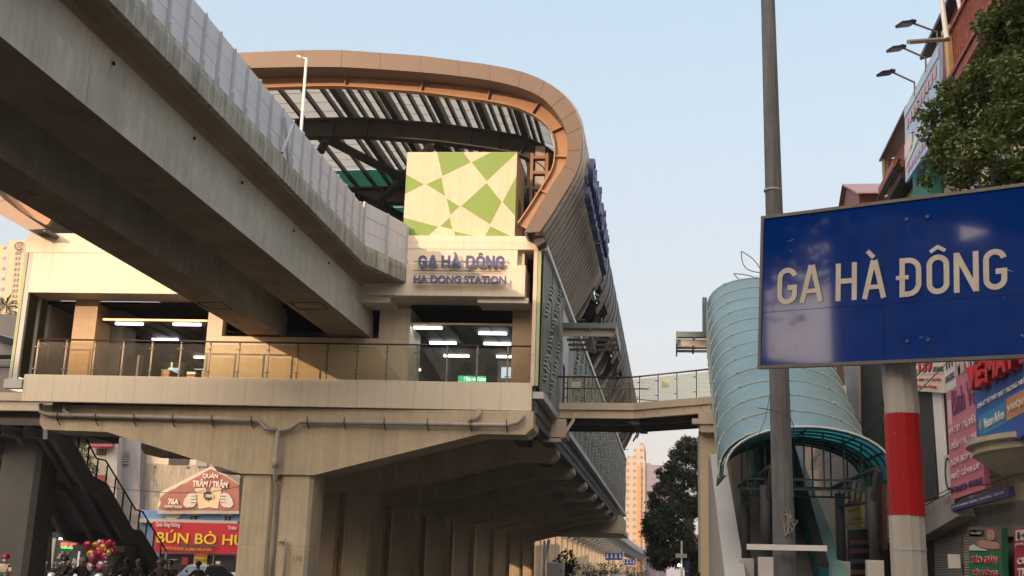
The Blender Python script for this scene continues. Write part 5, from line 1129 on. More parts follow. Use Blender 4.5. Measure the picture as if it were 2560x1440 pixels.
for x in (476,562):
    w_=brect(t,'window',x,1289 if x<500 else 1290,x+(17 if x<500 else 15),1303 if x<500 else 1308,YB-2.6,(.02,.02,.02)); brect(t,'window_frame',x-4,1280,x+22,1288,YB-2.7,(.6,.55,.45),.3); brect(t,'window_frame',x+7,1289,x+9,1306,YB-2.72,(.6,.6,.6))
brect(t,'ledge',352,1303,600,1307,YB-2.6,(.5,.47,.43),.5)
rs2=thing('restaurant_sign',(PY(480,1382,88).x,88,PY(480,1382,88).z),'wide bright red sign with yellow BÚN BÒ HU lettering beside the front pier','sign')
def rq(x0,y0,x1,y1,d,col,nm='panel'):
    a=PY(x0,y1,88-d);b=PY(x1,y0,88-d)
    m=MB(); m.slab(PY(x0,y1-3,88-d),PY(x1,y1+3,88-d),PY(x1,y0+3,88-d),PY(x0,y0-3,88-d),.1); return m.build(nm,mat('rs_%d_%d_%d'%tuple(int(q*100) for q in col),col,.5,var=.05),rs2)
rq(382,1307,620,1384,0,(.52,.012,.03))
YL=[.684,.62]
for s,x0,y0,x1,y1,col,b in (('BÚN BÒ HUẾ',391,1323,640,1357,(.85,.68,.04),.012),('Quán Sông Hương',389,1307,451,1319,(.75,.6,.6),.02),('Trên',569,1315,592,1324,(.75,.6,.6),.02),('CƠM TẤM SÀI GÒN',444,1355,543,1367,(.2,.14,.1),.03),('ĐC: CHỢ VĂN ĐỒN CƠ SỞ 2, 76A QUANG TRUNG, HÀ ĐÔNG',400,1367,531,1376,(.75,.5,.1),.0)):
    btext(rs2,s,x0,y0,x1,y1,87.9,col,b,slope=-.012 if 0 else .005)
t=bwall('restaurant_house',[(400,1500),(402,1384),(600,1392),(600,1500)],88.4,(.03,.025,.025),'restaurant front under the red sign, dim inside painted dark, with a yellow menu board','shop front',1.5)  # near-black wall colour stands in for the unlit inside of the shop
o=brect(t,'menu_board',485,1383,520,1412,88.2,(.6,.45,.05)); btext(t,'BÁC NHUẬN',487,1386,517,1392,88.05,(.45,.1,.05)); btext(t,'BÚN CHẢ',487,1395,517,1403,88.05,(.45,.1,.05))
brect(t,'door_frame',531,1385,535,1440,88.3,(.6,.58,.55)); brect(t,'red_panel',455,1394,472,1412,88.3,(.3,.02,.02)); brect(t,'white_box',540,1403,552,1410,86.,(.6,.6,.6)); brect(t,'shelf',425,1398,443,1400,88.3,(.35,.3,.28))
# lit convenience shop under the stairs
t=bwall('lit_shop',[(60,1500),(62,1280),(235,1290),(235,1500)],80,(.3,.29,.27),'small shop with white tube lights and a red-green LED sign seen under the staircase','shop front')
brect(t,'dark_fascia',128,1318,215,1345,79.9,(.035,.035,.04)); brect(t,'interior',132,1345,208,1440,79.9,(.05,.055,.055));  # second panel is flat and dark, painting in the dim inside
for x0,x1 in ((149,173),(175,188),(190,208)): brect(t,'tube_light',x0,1345,x1,1349,79.7,(.9,.95,1),.1,emit=2.5)
brect(t,'door_frame',129,1345,134,1440,79.8,(.5,.48,.45)); brect(t,'door_frame',194,1349,201,1440,79.8,(.6,.58,.55),emit=.2)  # second frame glows by itself, imitating tube light falling on it
btext(t,'SIM',152,1357,170,1365,79.6,(1,.06,.03),.04,emit=2.); btext(t,'LỊCH',174,1359,190,1367,79.6,(1,.06,.03),.04,emit=2.); btext(t,'THẺ CÀO',152,1367,186,1371,79.6,(.05,.9,.2),.04,emit=1.5)
rnd=random.Random(3)
for k in range(26):
    x=rnd.uniform(136,190);yy=rnd.uniform(1376,1430); q=rnd.choice([(.4,.4,.38),(.2,.3,.2),(.45,.3,.2),(.5,.5,.45)]); brect(t,'goods',x,yy,x+rnd.uniform(3,7),yy+rnd.uniform(3,7),79.75,q,.15)
t=tag(MB().slab(PY(70,1400,70),PY(108,1400,70),PY(110,1318,70),PY(72,1310,70),.08).build('green_tarpaulin',mat('dark_green_tarp',(.01,.08,.055),.7,var=.3)),'dark green tarpaulin hung behind the wide column at lower left','tarpaulin')
t=thing('notice_board',(PY(80,1440,60).x,60,0),'blue notice board on a thin grey post beside the wide dark column','sign')
a=PY(80,1325,60); m=MB(); m.tube([(a.x,60,0),a],.05,7); m.build('post',whiteg,t); o=MB().slab(PY(83,1364,59.9),PY(110,1364,59.9),PY(111,1332,59.9),PY(84,1330,59.9),.05).build('panel',mat('notice_blue',(.03,.1,.35),.5),t)
btext(t,'BẢNG GIÁ GỬI XE',86,1336,108,1341,59.85,(.5,.55,.6)); btext(t,'XE MÁY - Ô TÔ',88,1346,107,1351,59.85,(.5,.55,.6),0)
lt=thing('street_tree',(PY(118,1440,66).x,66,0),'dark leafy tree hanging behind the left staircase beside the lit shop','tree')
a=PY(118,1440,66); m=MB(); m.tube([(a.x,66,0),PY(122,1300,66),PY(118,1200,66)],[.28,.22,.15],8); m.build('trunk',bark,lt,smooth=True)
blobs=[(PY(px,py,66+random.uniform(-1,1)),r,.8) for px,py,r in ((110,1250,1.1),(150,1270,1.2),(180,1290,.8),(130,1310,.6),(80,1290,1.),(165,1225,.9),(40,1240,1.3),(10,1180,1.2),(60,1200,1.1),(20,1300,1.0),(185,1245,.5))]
crown('crown',blobs,9000,.24,leafmat('dark_leaf',(.03,.04,.014),.5),lt,4,.5,.2,fill=.25)  # leaves are a plain dark green
vt=thing('roof_garden_plant',(PY(230,1150,86).x,86,PY(230,1200,86).z),'loose green climbing plant in front of the white house behind the stair glass','plant')
blobs=[(PY(px,py,86),r,1) for px,py,r in ((195,1100,.7),(205,1120,.6),(215,1150,.5),(228,1170,.4),(238,1180,.35),(190,1085,.5))]; crown('foliage',blobs,1500,.2,leafmat('vine_leaf',(.05,.08,.025),.4),vt,5)
m=MB(); a=PY(215,1190,86); m.tube([a,PY(200,1100,86)],.04,5); m.build('stem',bark,vt)
# palm-like plants at far left
pl=thing('spiky_palm',(PY(30,1000,60).x,60,0),'spiky palm rising behind the grey block at the far left edge','palm')
a=PY(35,860,60); m=MB(); m.tube([(a.x,60,0),a,PY(45,800,60)],[.2,.16,.12],7); m.build('trunk',bark,pl)
m=MB(); rnd=random.Random(9)
for (cx,cy,n,ln) in ((45,800,80,1.3),(15,765,60,1.2),(55,830,40,1.0),(50,870,60,1.1),(15,900,60,1.1),(55,905,50,.9),(30,945,50,.9)):
    c=PY(cx,cy,60)
    for k in range(n):
        d=Vector((rnd.gauss(0,1),rnd.gauss(0,1),rnd.gauss(.2,.8))).normalized(); s_=d.cross(Vector((rnd.gauss(0,1),rnd.gauss(0,1),rnd.gauss(0,1)))).normalized()*.04; l=ln*rnd.uniform(.6,1)
        m.add([c,c+d*l*.5+s_,c+d*l+Vector((0,0,-.25*l)),c+d*l*.5-s_],[(0,1,2,3)])
m.build('frond',leafmat('palm_leaf',(.07,.1,.04),.4),pl)
# ------------------------------------------------------------ far towers
def tower(name,pts,Y,dep,mt,lab,side=None):
    P=[PY(*p,Y) for p in pts]; t=thing(name,(P[0].x,Y,0),lab,'tower'); m=MB(); poly=[(P[0].x,0)]+[(p.x,p.z) for p in P]+[(P[-1].x,0)]
    m.prism(poly,'y',Y,Y+dep); o=m.build('wall',mt,t); recalc(o); return t,P
t,P=tower('apartment_tower',[(1500,1180),(1560,1180),(1570,1140),(1585,1140),(1585,1120),(1597,1120),(1597,1108),(1610,1108),(1611,1150),(1613,1150)],520,40,facade('cream_tower_facade',(.46,.37,.27),(.24,.19,.15),1.3,1.2,2.9,3.0),'tall cream apartment tower with stepped top and window grid, sunlit, beyond the station')
m=MB(); a=PY(1594,1175,520); b=PY(1603,1175,520); m.box(a.x,b.x,518.5,520,0,PY(1597,1165,520).z); m.build('rust_stripe',mat('orange_tower_stripe',(.55,.26,.1),.8),t)
t,P=tower('hazy_tower',[(1597,1166),(1600,1157),(1624,1157),(1628,1162),(1655,1163),(1665,1170)],600,40,facade('haze_mauve_facade',(.24,.2,.25),(.19,.16,.22),1.6,1.6,3.2,3.2),'tower coloured mauve-grey for haze, to the right of the cream tower')  # haze is put into the mauve wall and faint window colours
t,P=tower('bank_tower',[(-40,620),(24,612),(24,600),(66,600),(66,606),(70,606)],265,12,facade('yellow_tower_facade',(.6,.45,.27),(.5,.38,.28),.1,.1,3.,3.),'yellow-orange office tower with a round crescent emblem at the far left')
def tf(x0,y0,x1,y1,d,col,nm='window'):
    a=PY(x0,y1,265-d);b=PY(x1,y0,265-d); m=MB(); m.box(a.x,b.x,265-d,265,a.z,b.z); m.build(nm,mat('tw_%d_%d_%d'%tuple(int(q*100) for q in col),col,.5),t)
tf(-40,620,24,1000,.05,(.42,.36,.36),'side_wing')
for k in range(17):
    yy=628+k*13.5; xo=-.14*(yy-628)*.6
    for j in range(2): tf(37+j*8+xo,yy,43+j*8+xo,yy+8,.25,(.22,.2,.19))
for k in range(6): tf(6-k*1.5,615+k*26,14-k*1.5,621+k*26,.3,(.28,.26,.27))
for k in range(12): tf(58-k*1.6,622+k*22,66-k*1.6,638+k*22,.3,(.3,.3,.42),'blue_balcony')
c=PY(48,615,264.4); m=MB(); pts_=[c+Vector((1.15*math.cos(R(a)),0,1.0*math.sin(R(a)))) for a in range(35,330,12)]; m.tube(pts_,.16,6); c2=c+Vector((.15,0,.1)); m.tube([c2+Vector((.6*math.cos(R(a)),0,.5*math.sin(R(a)))) for a in range(0,361,30)],.1,5)
m.build('crescent_emblem',mat('emblem_blue_grey',(.08,.09,.16),.5),t)
# ------------------------------------------------------------ far viaduct and its piers
fv=thing('far_viaduct',(-15,200,8),'far concrete viaduct curving away beyond the station above a row of piers','viaduct')
def vx(Y): return -13.2+ .00009*(Y-300)**2*.6-(.35 if Y<200 else .35)
Ys=[121+i*15 for i in range(33)]
m=MB()
for a,b in zip(Ys,Ys[1:]):
    xa,xb=vx(a),vx(b); prof=[(-9,12.9),(-9,12.2),(-6.4,11.6),(-5.6,10.5),(-2.2,10.5),(-1.2,11.8),(0,12.3),(0,12.9)]
    n=8; m.add([(xa+p[0],a,p[1]) for p in prof]+[(xb+p[0],b,p[1]) for p in prof],[(i,i+1,n+i+1,n+i) for i in range(n)if i<7]+[(7,0,n,n+7)])
m.build('deck',conc_e,fv)
m=MB()
for a,b in zip(Ys,Ys[1:]):
    xa,xb=vx(a),vx(b); m.add([(xa-.1,a,12.9),(xb-.1,b,12.9),(xb-.1,b,14.2),(xa-.1,a,14.2)],[(0,1,2,3)])
m.build('far_noise_barrier',mat('far_barrier',(.45,.42,.46),.6),fv)
pr=None
for i in range(20):
    Y=127+i*11; X=vx(Y)-4.2
    if i==0:
        pr=thing('viaduct_pier',(X,Y,0),'x','pier','piers of the far viaduct'); m=MB(); m.box(X-1.1,X+1.1,Y,Y+1.6,0,8.2); m.build('column',conc,pr); m=MB(); m.prism([(X-3,8.9),(X-1.1,7.6),(X+1.1,7.6),(X+3.4,8.9),(X+3.6,10.4),(X-3,10.4)],'y',Y-.3,Y+2.0); m.build('pier_cap',conc_e,pr); o=pr
    else: o=copy_tree(pr,loc=(X,Y,0))
    o['label']='tan concrete pier in the long row of the far viaduct beyond the station'
# second, sunlit row of older piers left of it
for i in range(14):
    Y=124+i*13; X=-20.5
    if i==0:
        p2=thing('viaduct_column',(X,Y,0),'x','column','plain columns beside the far viaduct'); m=MB(); m.box(X-1.2,X+1.2,Y,Y+1.2,0,8.0); m.build('column_shaft',conc,p2); m=MB(); m.tube([(X+.9,Y-.08,0),(X+.9,Y-.08,8)],.08,6); m.build('drain_pipe',steel_d,p2); o=p2
    else: o=copy_tree(p2,loc=(X-.12*i,Y,0))
    o['label']='plain tan column with a dark drain pipe in the row beside the far viaduct'
# bushes, signs and poles of the far road
def bush(px,py,Y,r,lab,k):
    c=PY(px,py,Y); t=thing('street_bush',(c.x,Y,0),lab,'tree'); m=MB(); m.tube([(c.x,Y,0),(c.x,Y,c.z)],.07,6); m.build('trunk',bark,t)
    crown('crown',[(c,r,1.1),(c+Vector((r*.6,0,-r*.6)),r*.7,1),(c+Vector((-.2*r,0,-r*.9)),r*.8,1)],int(260+700*r),.22,leafmat('roadside_leaf',(.035,.055,.025),.4),t,k); return t
bush(1415,1405,70,.62,'green roadside shrub beside the grey cabinet under the station end',1)
bush(1470,1425,150,.9,'small tree among the far viaduct piers right of the no-entry sign',2); bush(1500,1425,160,.9,'small tree among the far piers below the left end of the road signs',3); bush(1528,1422,175,1.1,'rounded tree among the far piers under the first blue lane sign',4)
bush(1556,1428,190,1.2,'small dark tree among the far piers between the two blue lane signs',5); bush(1578,1430,205,1.1,'small tree among the far piers below the second blue lane sign',6); bush(1603,1428,215,1.3,'small tree among the far piers nearest the tall evergreen',7)
for (x0,y0,x1,y1,Y,lab,n) in ((1513,1382,1556,1400,150,'nearer blue lane sign with white arrows hanging by the far viaduct',4),(1557,1398,1588,1412,185,'second blue lane sign with white arrows, right of and beyond the nearer one',4),(1625,1408,1642,1418,230,'small blue road sign half hidden by the tall evergreen',2)):
    t=thing('lane_sign',(PY((x0+x1)/2,y1,Y).x,Y,0),lab,'sign'); o=MB().slab(PY(x0,y1,Y),PY(x1,y1,Y),PY(x1,y0+1,Y),PY(x0,y0,Y),.1).build('panel',mat('lane_sign_blue',(.01,.05,.3),.5),t)
    m=MB(); a=PY(x1+1,y0,Y); m.box(a.x,a.x+.15,Y+.1,Y+.25,0,a.z+.2); m.box(PY(x0,y0,Y).x,a.x,Y+.1,Y+.2,a.z-.4,a.z-.3); m.build('gantry',whiteg,t)
    m=MB()
    for k in range(n):
        u=(k+.5)/n; px=x0+(x1-x0)*u; w2=(x1-x0)/n*.3; hh=y1-y0
        m.add([PY(px-w2,y1-hh*.25,Y-.05),PY(px+w2,y1-hh*.25,Y-.05),PY(px+w2*.7,y1-hh*.55,Y-.05),PY(px-w2*.7,y1-hh*.55,Y-.05)],[(0,1,2,3)])
        m.add([PY(px-w2*.9,y1-hh*.62,Y-.05),PY(px+w2*.9,y1-hh*.62,Y-.05),PY(px,y1-hh*.9,Y-.05)],[(0,1,2)])
    m.build('arrow_mark',mat('sign_white',(.7,.7,.72),.5),t)
t=thing('no_entry_sign',(PY(1446,1440,60).x,60,0),'small round red no-entry sign on a post among the far piers','sign')
c=PY(1446,1415,60); m=MB(); m.tube([(c.x,60.05,0),(c.x,60.05,c.z)],.03,6); m.build('post',whiteg,t); m=MB(); m.tube([(c.x,59.95,c.z),(c.x,59.99,c.z)],.1,20); m.build('disc',red,t); m=MB(); m.box(c.x-.07,c.x+.07,59.93,59.95,c.z-.02,c.z+.02); m.build('white_bar',white,t); m=MB(); m.box(c.x-.05,c.x+.05,59.95,59.98,c.z-.38,c.z-.16); m.build('plate',white,t)
t=thing('electrical_cabinet',(PY(1380,1440,60).x,60,0),'grey metal cabinet with sloping glass-sided box at the dark end of the station','cabinet')
a=PY(1368,1406,60);b=PY(1407,1407,60); m=MB(); m.box(a.x,b.x,60,61.2,0,a.z); bevel(m.build('body',whiteg,t),.02); m=MB(); m.box(b.x-.08,b.x-.05,59.98,60,a.z-.5,a.z-.3); m.build('handle',black,t)
a=PY(1358,1352,60.5);b=PY(1375,1345,60.5); m=MB(); m.box(a.x,a.x+.12,60.5,60.7,0,a.z); m.build('post',white,t); m=MB(); m.add([PY(1362,1406,60.4),PY(1368,1350,60.4),PY(1376,1350,60.4),PY(1372,1375,60.4)],[(0,1,2,3)]); m.build('side_panel',whiteg,t)
t=thing('street_camera_pole',(PY(1705,1440,70).x,70,0),'slim white pole with a small box in front of the tall dark evergreen','pole')
c=PY(1704,1352,70); m=MB(); m.tube([(c.x,70,0),c],.06,7); m.build('pole',white,t); a=PY(1704,1390,70); m=MB(); m.box(a.x-.35,a.x+.3,69.8,70.1,a.z-.1,a.z+.12); m.build('box',whiteg,t)
a=PY(1697,1413,69.8); m=MB(); m.sphere(a,.07,8,6); m.build('small_lamp',mat('lamp_glow',(1,1,.95),.5,var=0,emit=6),t)
t=thing('stepped_banner',(PY(1715,1440,76).x,76,0),'dark blue banner ladder beside the trunk of the tall evergreen','banner'); a=PY(1712,1440,75);b=PY(1724,1402,75); m=MB(); m.box(a.x,b.x,75,75.1,.1,b.z); m.build('panel',mat('dark_blue_cloth',(.02,.04,.12),.6),t)
m=MB()
for k in range(6): m.box(a.x+.05,b.x-.05,74.95,74.99,.5+k*.35,.6+k*.35)
m.build('stripe',mat('pale_blue_cloth',(.12,.16,.28),.6),t)
# overhead cable
m=MB(); m.tube([PY(165,1193,70),PY(300,1222,70),PY(420,1232,70),PY(520,1232,70),PY(600,1216,70)],.02,4); tag(m.build('overhead_cable',steel_d),'thin dark cable sagging across the stained wall and gable sign','cable')
# ------------------------------------------------------------ vehicles and riders
tyre=mat('tyre_rubber',(.02,.02,.02),.8); skinm=mat('face_skin',(.42,.26,.18),.5,var=.03)
def car(name,loc,rz,paint,lab,L=4.4,Wd=1.8,Hh=1.6):
    t=thing(name,(0,0,0),lab,'car')
    m=MB(); prof=[(-L/2,.35),(-L/2,.75),(-L/2+.12,.92),(-L/2+1.1,1.02),(-L/2+1.75,Hh-.08),(-L/2+2.1,Hh),(L/2-1.3,Hh),(L/2-.35,1.1),(L/2,1.0),(L/2,.35)]
    n=len(prof); vs=[]
    for sx in (-1,1):
        for (y,z) in prof: vs.append((sx*(Wd/2-(max(0,z-.95))*.28),y,z))
    m.add(vs,[tuple(range(n))[::-1],tuple(range(n,2*n))]+[(i,(i+1)%n,n+(i+1)%n,n+i) for i in range(n)])
    o=m.build('body',paint,t); bevel(o,.06,3)
    gl=mat('car_glass',(.1,.13,.16),.08,var=0,spec=1)
    m=MB(); y0,y1=-L/2+1.17,-L/2+1.72; wx=lambda z:Wd/2-(z-.95)*.28
    m.add([(-wx(1.1)+.1,y0-.03,1.1),(wx(1.1)-.1,y0-.03,1.1),(wx(Hh-.15)-.08,y1-.03,Hh-.12),(-wx(Hh-.15)+.08,y1-.03,Hh-.12)],[(0,1,2,3)]); m.build('windscreen',gl,t)
    for s_ in (-1,1):
        m=MB(); m.add([(s_*(wx(1.05)+.015),y0+.25,1.05),(s_*(wx(1.05)+.015),L/2-.8,1.05),(s_*(wx(Hh-.14)+.015),L/2-1.35,Hh-.14),(s_*(wx(Hh-.14)+.015),y1+.25,Hh-.14)],[(0,1,2,3)]); m.build('side_glass',gl,t)
        m=MB(); m.sphere((s_*(Wd/2+.1),y0+.35,1.08),.11,8,6,sx=1,sy=.6,sz=.8); m.build('mirror',paint,t,smooth=True)
        m=MB(); m.box(s_*(Wd/2-.42)-.2,s_*(Wd/2-.42)+.2,-L/2-.01,-L/2+.1,.7,.86); m.build('headlight',mat('headlight_glass',(.6,.62,.65),.1,var=0),t)
        for yy in (-L/2+.8,L/2-.8):
            m=MB(); m.tube([(s_*(Wd/2-.22),yy,.33),(s_*(Wd/2-.0),yy,.33)],.33,16); w_=m.build('wheel',tyre,t); m=MB(); m.tube([(s_*(Wd/2+.0),yy,.33),(s_*(Wd/2+.01),yy,.33)],.2,12); m.build('rim',barr_f,w_)
    m=MB(); m.box(-.5,.5,-L/2-.02,-L/2+.05,.5,.66); m.build('grille',black,t)
    t.location=loc; t.rotation_euler[2]=rz; return t
c=PY(472,1440,66); car('parked_car',(c.x,68,0),R(-18),mat('silver_paint',(.33,.36,.38),.3,metal=.5,var=.02),'silver-grey car facing the junction beside the front pier, behind the riders',4.6,1.9,1.75)
c=PY(545,1440,70); car('parked_car',(c.x,72,0),R(-12),mat('white_car_paint',(.62,.62,.62),.3,var=.02),'low white car half hidden by the left edge of the front pier',4.4,1.75,1.35)
c=PY(1535,1440,110); car('far_car',(c.x,120,0),0,mat('white_car_paint',(.62,.62,.62),.3,var=.02),'far white minibus roof at the bottom edge beneath the lane signs',5,2.0,2.2)
helm_m={}
def rider(px,Y,rz,jac,helm,maskc,bike,lab,blab,sc=1.08,lean=0,pillion=False,hy=0):
    x=PY(px,1410,Y).x
    loc=Vector((x,Y,0))
    # motorbike
    b=thing('motorbike',(0,0,0),blab,'motorbike','motorbikes waiting at the junction')
    for yy in (-.62,.62):
        m=MB(); m.tube([(-.05,yy,.27),(.05,yy,.27)],.27,16); w_=m.build('wheel',tyre,b); m=MB(); m.tube([(-.055,yy,.27),(.055,yy,.27)],.16,10); m.build('rim',barr_f,w_)
    m=MB(); m.prism([(-.35,.25),(-.42,.45),(-.36,.95),(-.28,1.0),(-.2,.5),(.15,.42),(.2,.68),(.75,.78),(.85,.6),(.5,.4),(.3,.25)],'x',-.13,.13); o=m.build('body',bike,b); bevel(o,.03)
    m=MB(); m.sphere((0,-.38,1.0),.17,10,7,sx=1.1,sy=.6,sz=.7); m.build('front_cowl',bike,b,smooth=True)
    m=MB(); m.sphere((0,-.47,.98),.085,10,7,sy=.5); m.build('headlight',mat('headlamp_lit',(.9,.88,.8),.3,var=0,emit=.25),b,smooth=True)
    m=MB(); m.tube([(-.34,-.2,1.05),(-.12,-.33,1.06),(.12,-.33,1.06),(.34,-.2,1.05)],.02,6); m.build('handlebar',tyre,b)
    for s_ in (-1,1):
        m=MB(); m.tube([(s_*.2,-.3,1.06),(s_*.3,-.28,1.26)],.009,5); m.sphere((s_*.32,-.28,1.3),.06,8,6,sy=.3,sz=.75); m.build('mirror',black,b)
    m=MB(); m.sphere((0,.3,.78),.2,10,7,sx=.7,sy=2,sz=.35); m.build('seat',tyre,b,smooth=True)
    m=MB(); m.tube([(0,-.36,.9),(0,-.62,.3)],.04,6); m.build('fork',barr_f,b)
    b.location=loc; b.rotation_euler[2]=rz; b.scale=(sc,)*3
    def person(dy,jac,helm,maskc,lab,back=0):
        p=thing('person',(0,0,0),lab,'person','riders waiting at the junction'); y=.18+dy; l=lean
        jm=mat('jacket_%d_%d_%d'%tuple(int(q*100) for q in jac),jac,.75,var=.15,sc=8)
        hx=l*.5
        # one continuous body: pelvis, spine, neck, head, legs, hands
        handy=-.22+ (0 if not dy else .12)
        skin('body',[[((0,y,.84),.13),((0,y-.02,1.02),.13),((hx*.5,y-.05,1.22),.15),((hx*.8,y-.06,1.36),.07),((hx,y-.09,1.44),.06),((hx,y-.11,1.53),.095),((hx,y-.1,1.62),.085)],
            [((0,y,.84),.13),((.12,y-.05,.82),.09),((.19,y-.4,.78),.075),((.17,y-.33,.4),.055),((.17,y-.42,.3),.045)],
            [((0,y,.84),.13),((-.12,y-.05,.82),.09),((-.19,y-.4,.78),.075),((-.17,y-.33,.4),.055),((-.17,y-.42,.3),.045)],
            [((hx*.5,y-.05,1.22),.15),((hx*.5+.17,y-.05,1.3),.06),((.28,y-.2,1.12),.05),((.32,handy+.05,1.09),.035),((.33,handy-.02,1.08),.032)],
            [((hx*.5,y-.05,1.22),.15),((hx*.5-.17,y-.05,1.3),.06),((-.28,y-.2,1.12),.05),((-.32,handy+.05,1.09),.035),((-.33,handy-.02,1.08),.032)]],skinm,p,2)
        skin('jacket',[[((0,y,.86),.155),((0,y-.02,1.02),.16),((hx*.5,y-.05,1.22),.175),((hx*.8,y-.06,1.345),.095)],
            [((hx*.5,y-.05,1.22),.175),((hx*.5+.17,y-.05,1.3),.085),((.28,y-.2,1.12),.066),((.31,handy+.08,1.09),.05)],
            [((hx*.5,y-.05,1.22),.175),((hx*.5-.17,y-.05,1.3),.085),((-.28,y-.2,1.12),.066),((-.31,handy+.08,1.09),.05)]],jm,p,2)
        skin('trousers',[[((0,y,.84),.14),((.12,y-.05,.82),.11),((.19,y-.4,.78),.09),((.17,y-.33,.4),.07)],[((0,y,.84),.14),((-.12,y-.05,.82),.11),((-.19,y-.4,.78),.09),((-.17,y-.33,.4),.07)]],mat('dark_trousers',(.02,.02,.03),.8),p,1)
        m=MB(); m.sphere((hx,y-.09,1.6),.142,14,10,sx=.95,sy=1.1,sz=1,z0=-.25); m.tube([(hx-.1,y-.2,1.585),(hx,y-.25,1.58),(hx+.1,y-.2,1.585)],.012,5); m.build('helmet',mat('helmet_%d_%d_%d'%tuple(int(q*100) for q in helm),helm,.25,var=.02),p,smooth=True)
        m=MB(); m.sphere((hx,y-.175,1.495),.07,10,7,sx=.95,sy=.7,sz=.75); m.build('face_mask',mat('mask_%d_%d'%(int(maskc[0]*100),int(maskc[2]*100)),maskc,.8,var=.02),p,smooth=True)
        m=MB(); 
        for s_ in (-1,1): m.sphere((hx+s_*.032,y-.198,1.555),.011,6,4)
        m.build('eye',black,p)
        p.location=loc; p.rotation_euler[2]=rz; p.scale=(sc,)*3; return p
    person(0,jac,helm,maskc,lab)
    if pillion: person(.42,pillion[0],pillion[1],maskc,pillion[2])
    return b
bk1=mat('black_bike_paint',(.025,.025,.03),.25,var=.02); bk2=mat('white_bike_paint',(.55,.55,.53),.3,var=.02); bk3=mat('teal_bike_paint',(.12,.22,.24),.3,var=.02); bk4=mat('dark_red_bike_paint',(.12,.01,.01),.3,var=.02)
wm=(.7,.68,.66); dk=(.018,.018,.02)
rider(10,44,R(8),(.62,.52,.42),(.35,.01,.02),(.75,.7,.7),bk3,'rider in a cream jacket and red helmet at the far left edge','pale blue-grey scooter under the cream-jacketed rider at the far left')
rider(150,47,R(-14),dk,(.03,.03,.03),(.65,.55,.5),bk2,'rider in black with a dark helmet tilted toward the camera, left of the balloons','white-fronted scooter left of the balloons',lean=.3)
rider(203,50,R(5),(.03,.03,.035),(.55,.55,.55),(.55,.5,.48),bk1,'rider with a light grey helmet just left of the balloons','black scooter just left of the balloons',pillion=((.02,.03,.05),(.05,.05,.06),'passenger peering over the shoulder of the grey-helmeted rider'))
rider(264,45,R(-3),(.022,.022,.026),(.07,.045,.05),wm,bk2,'rider in a black coat and white mask directly in front of the balloons','silver-fronted scooter in front of the balloons',sc=1.12)
rider(313,49,R(6),dk,(.03,.03,.03),(.08,.08,.08),bk1,'rider in black with a dark mask, first to the right of the balloons','black scooter first to the right of the balloons')
rider(343,50,R(-8),(.025,.025,.03),(.1,.1,.11),(.2,.18,.17),bk1,'rider in black and dark grey helmet under the foot of the staircase','black scooter under the foot of the staircase')
rider(400,47,R(10),(.03,.022,.02),(.12,.12,.12),(.12,.1,.1),bk1,'rider in dark brown with a grey helmet at the foot of the stair rail','dark scooter at the foot of the stair rail',pillion=((.02,.02,.02),(.04,.02,.02),'passenger in black behind the brown-jacketed rider'),lean=-.05)
rider(425,48.5,R(14),dk,(.05,.03,.03),(.25,.22,.2),bk4,'rider in black with a dark red helmet beside the silver car','dark red scooter beside the silver car')
rider(494,52,R(-6),(.015,.015,.017),(.02,.02,.022),(.2,.15,.13),bk1,'hooded rider in black directly in front of the silver car','black scooter directly in front of the silver car')
# parked scooters in the gloom (several overlapping, left of the riders)
bt_=thing('parked_scooter',(0,0,0),'x','motorbike','scooters parked behind the wide dark column')
m=MB(); m.prism([(-.35,.25),(-.42,.45),(-.36,.95),(-.28,1.0),(-.2,.5),(.15,.42),(.2,.68),(.75,.78),(.85,.6),(.5,.4),(.3,.25)],'x',-.14,.14); m.build('body',bk1,bt_)
for yy in (-.62,.62): m=MB(); m.tube([(-.05,yy,.27),(.05,yy,.27)],.27,14); m.build('wheel',tyre,bt_)
m=MB(); m.tube([(-.34,-.2,1.05),(0,-.33,1.06),(.34,-.2,1.05)],.02,6); m.build('handlebar',tyre,bt_)
m=MB(); m.sphere((.32,-.28,1.3),.06,8,6,sy=.3); m.sphere((-.32,-.28,1.3),.06,8,6,sy=.3); m.tube([(-.3,-.2,1.05),(-.32,-.28,1.28)],.01,4); m.tube([(.3,-.2,1.05),(.32,-.28,1.28)],.01,4); m.build('mirror',whiteg,bt_)
m=MB(); m.sphere((0,.3,.78),.2,10,7,sx=.7,sy=2,sz=.35); m.build('seat',tyre,bt_,smooth=True)
rnd=random.Random(21)
for k,px in enumerate((68,86,104,122,138,172,186)):
    Y=60+(k%3)*2.2; x=PY(px,1410,Y).x; o=bt_ if k==0 else copy_tree(bt_)
    o.location=(x,Y,.0); o.rotation_euler[2]=R(rnd.uniform(-35,35)); o.scale=(1.2,)*3; o['label']='dark parked scooter in the shaded cluster behind the waiting riders at lower left'
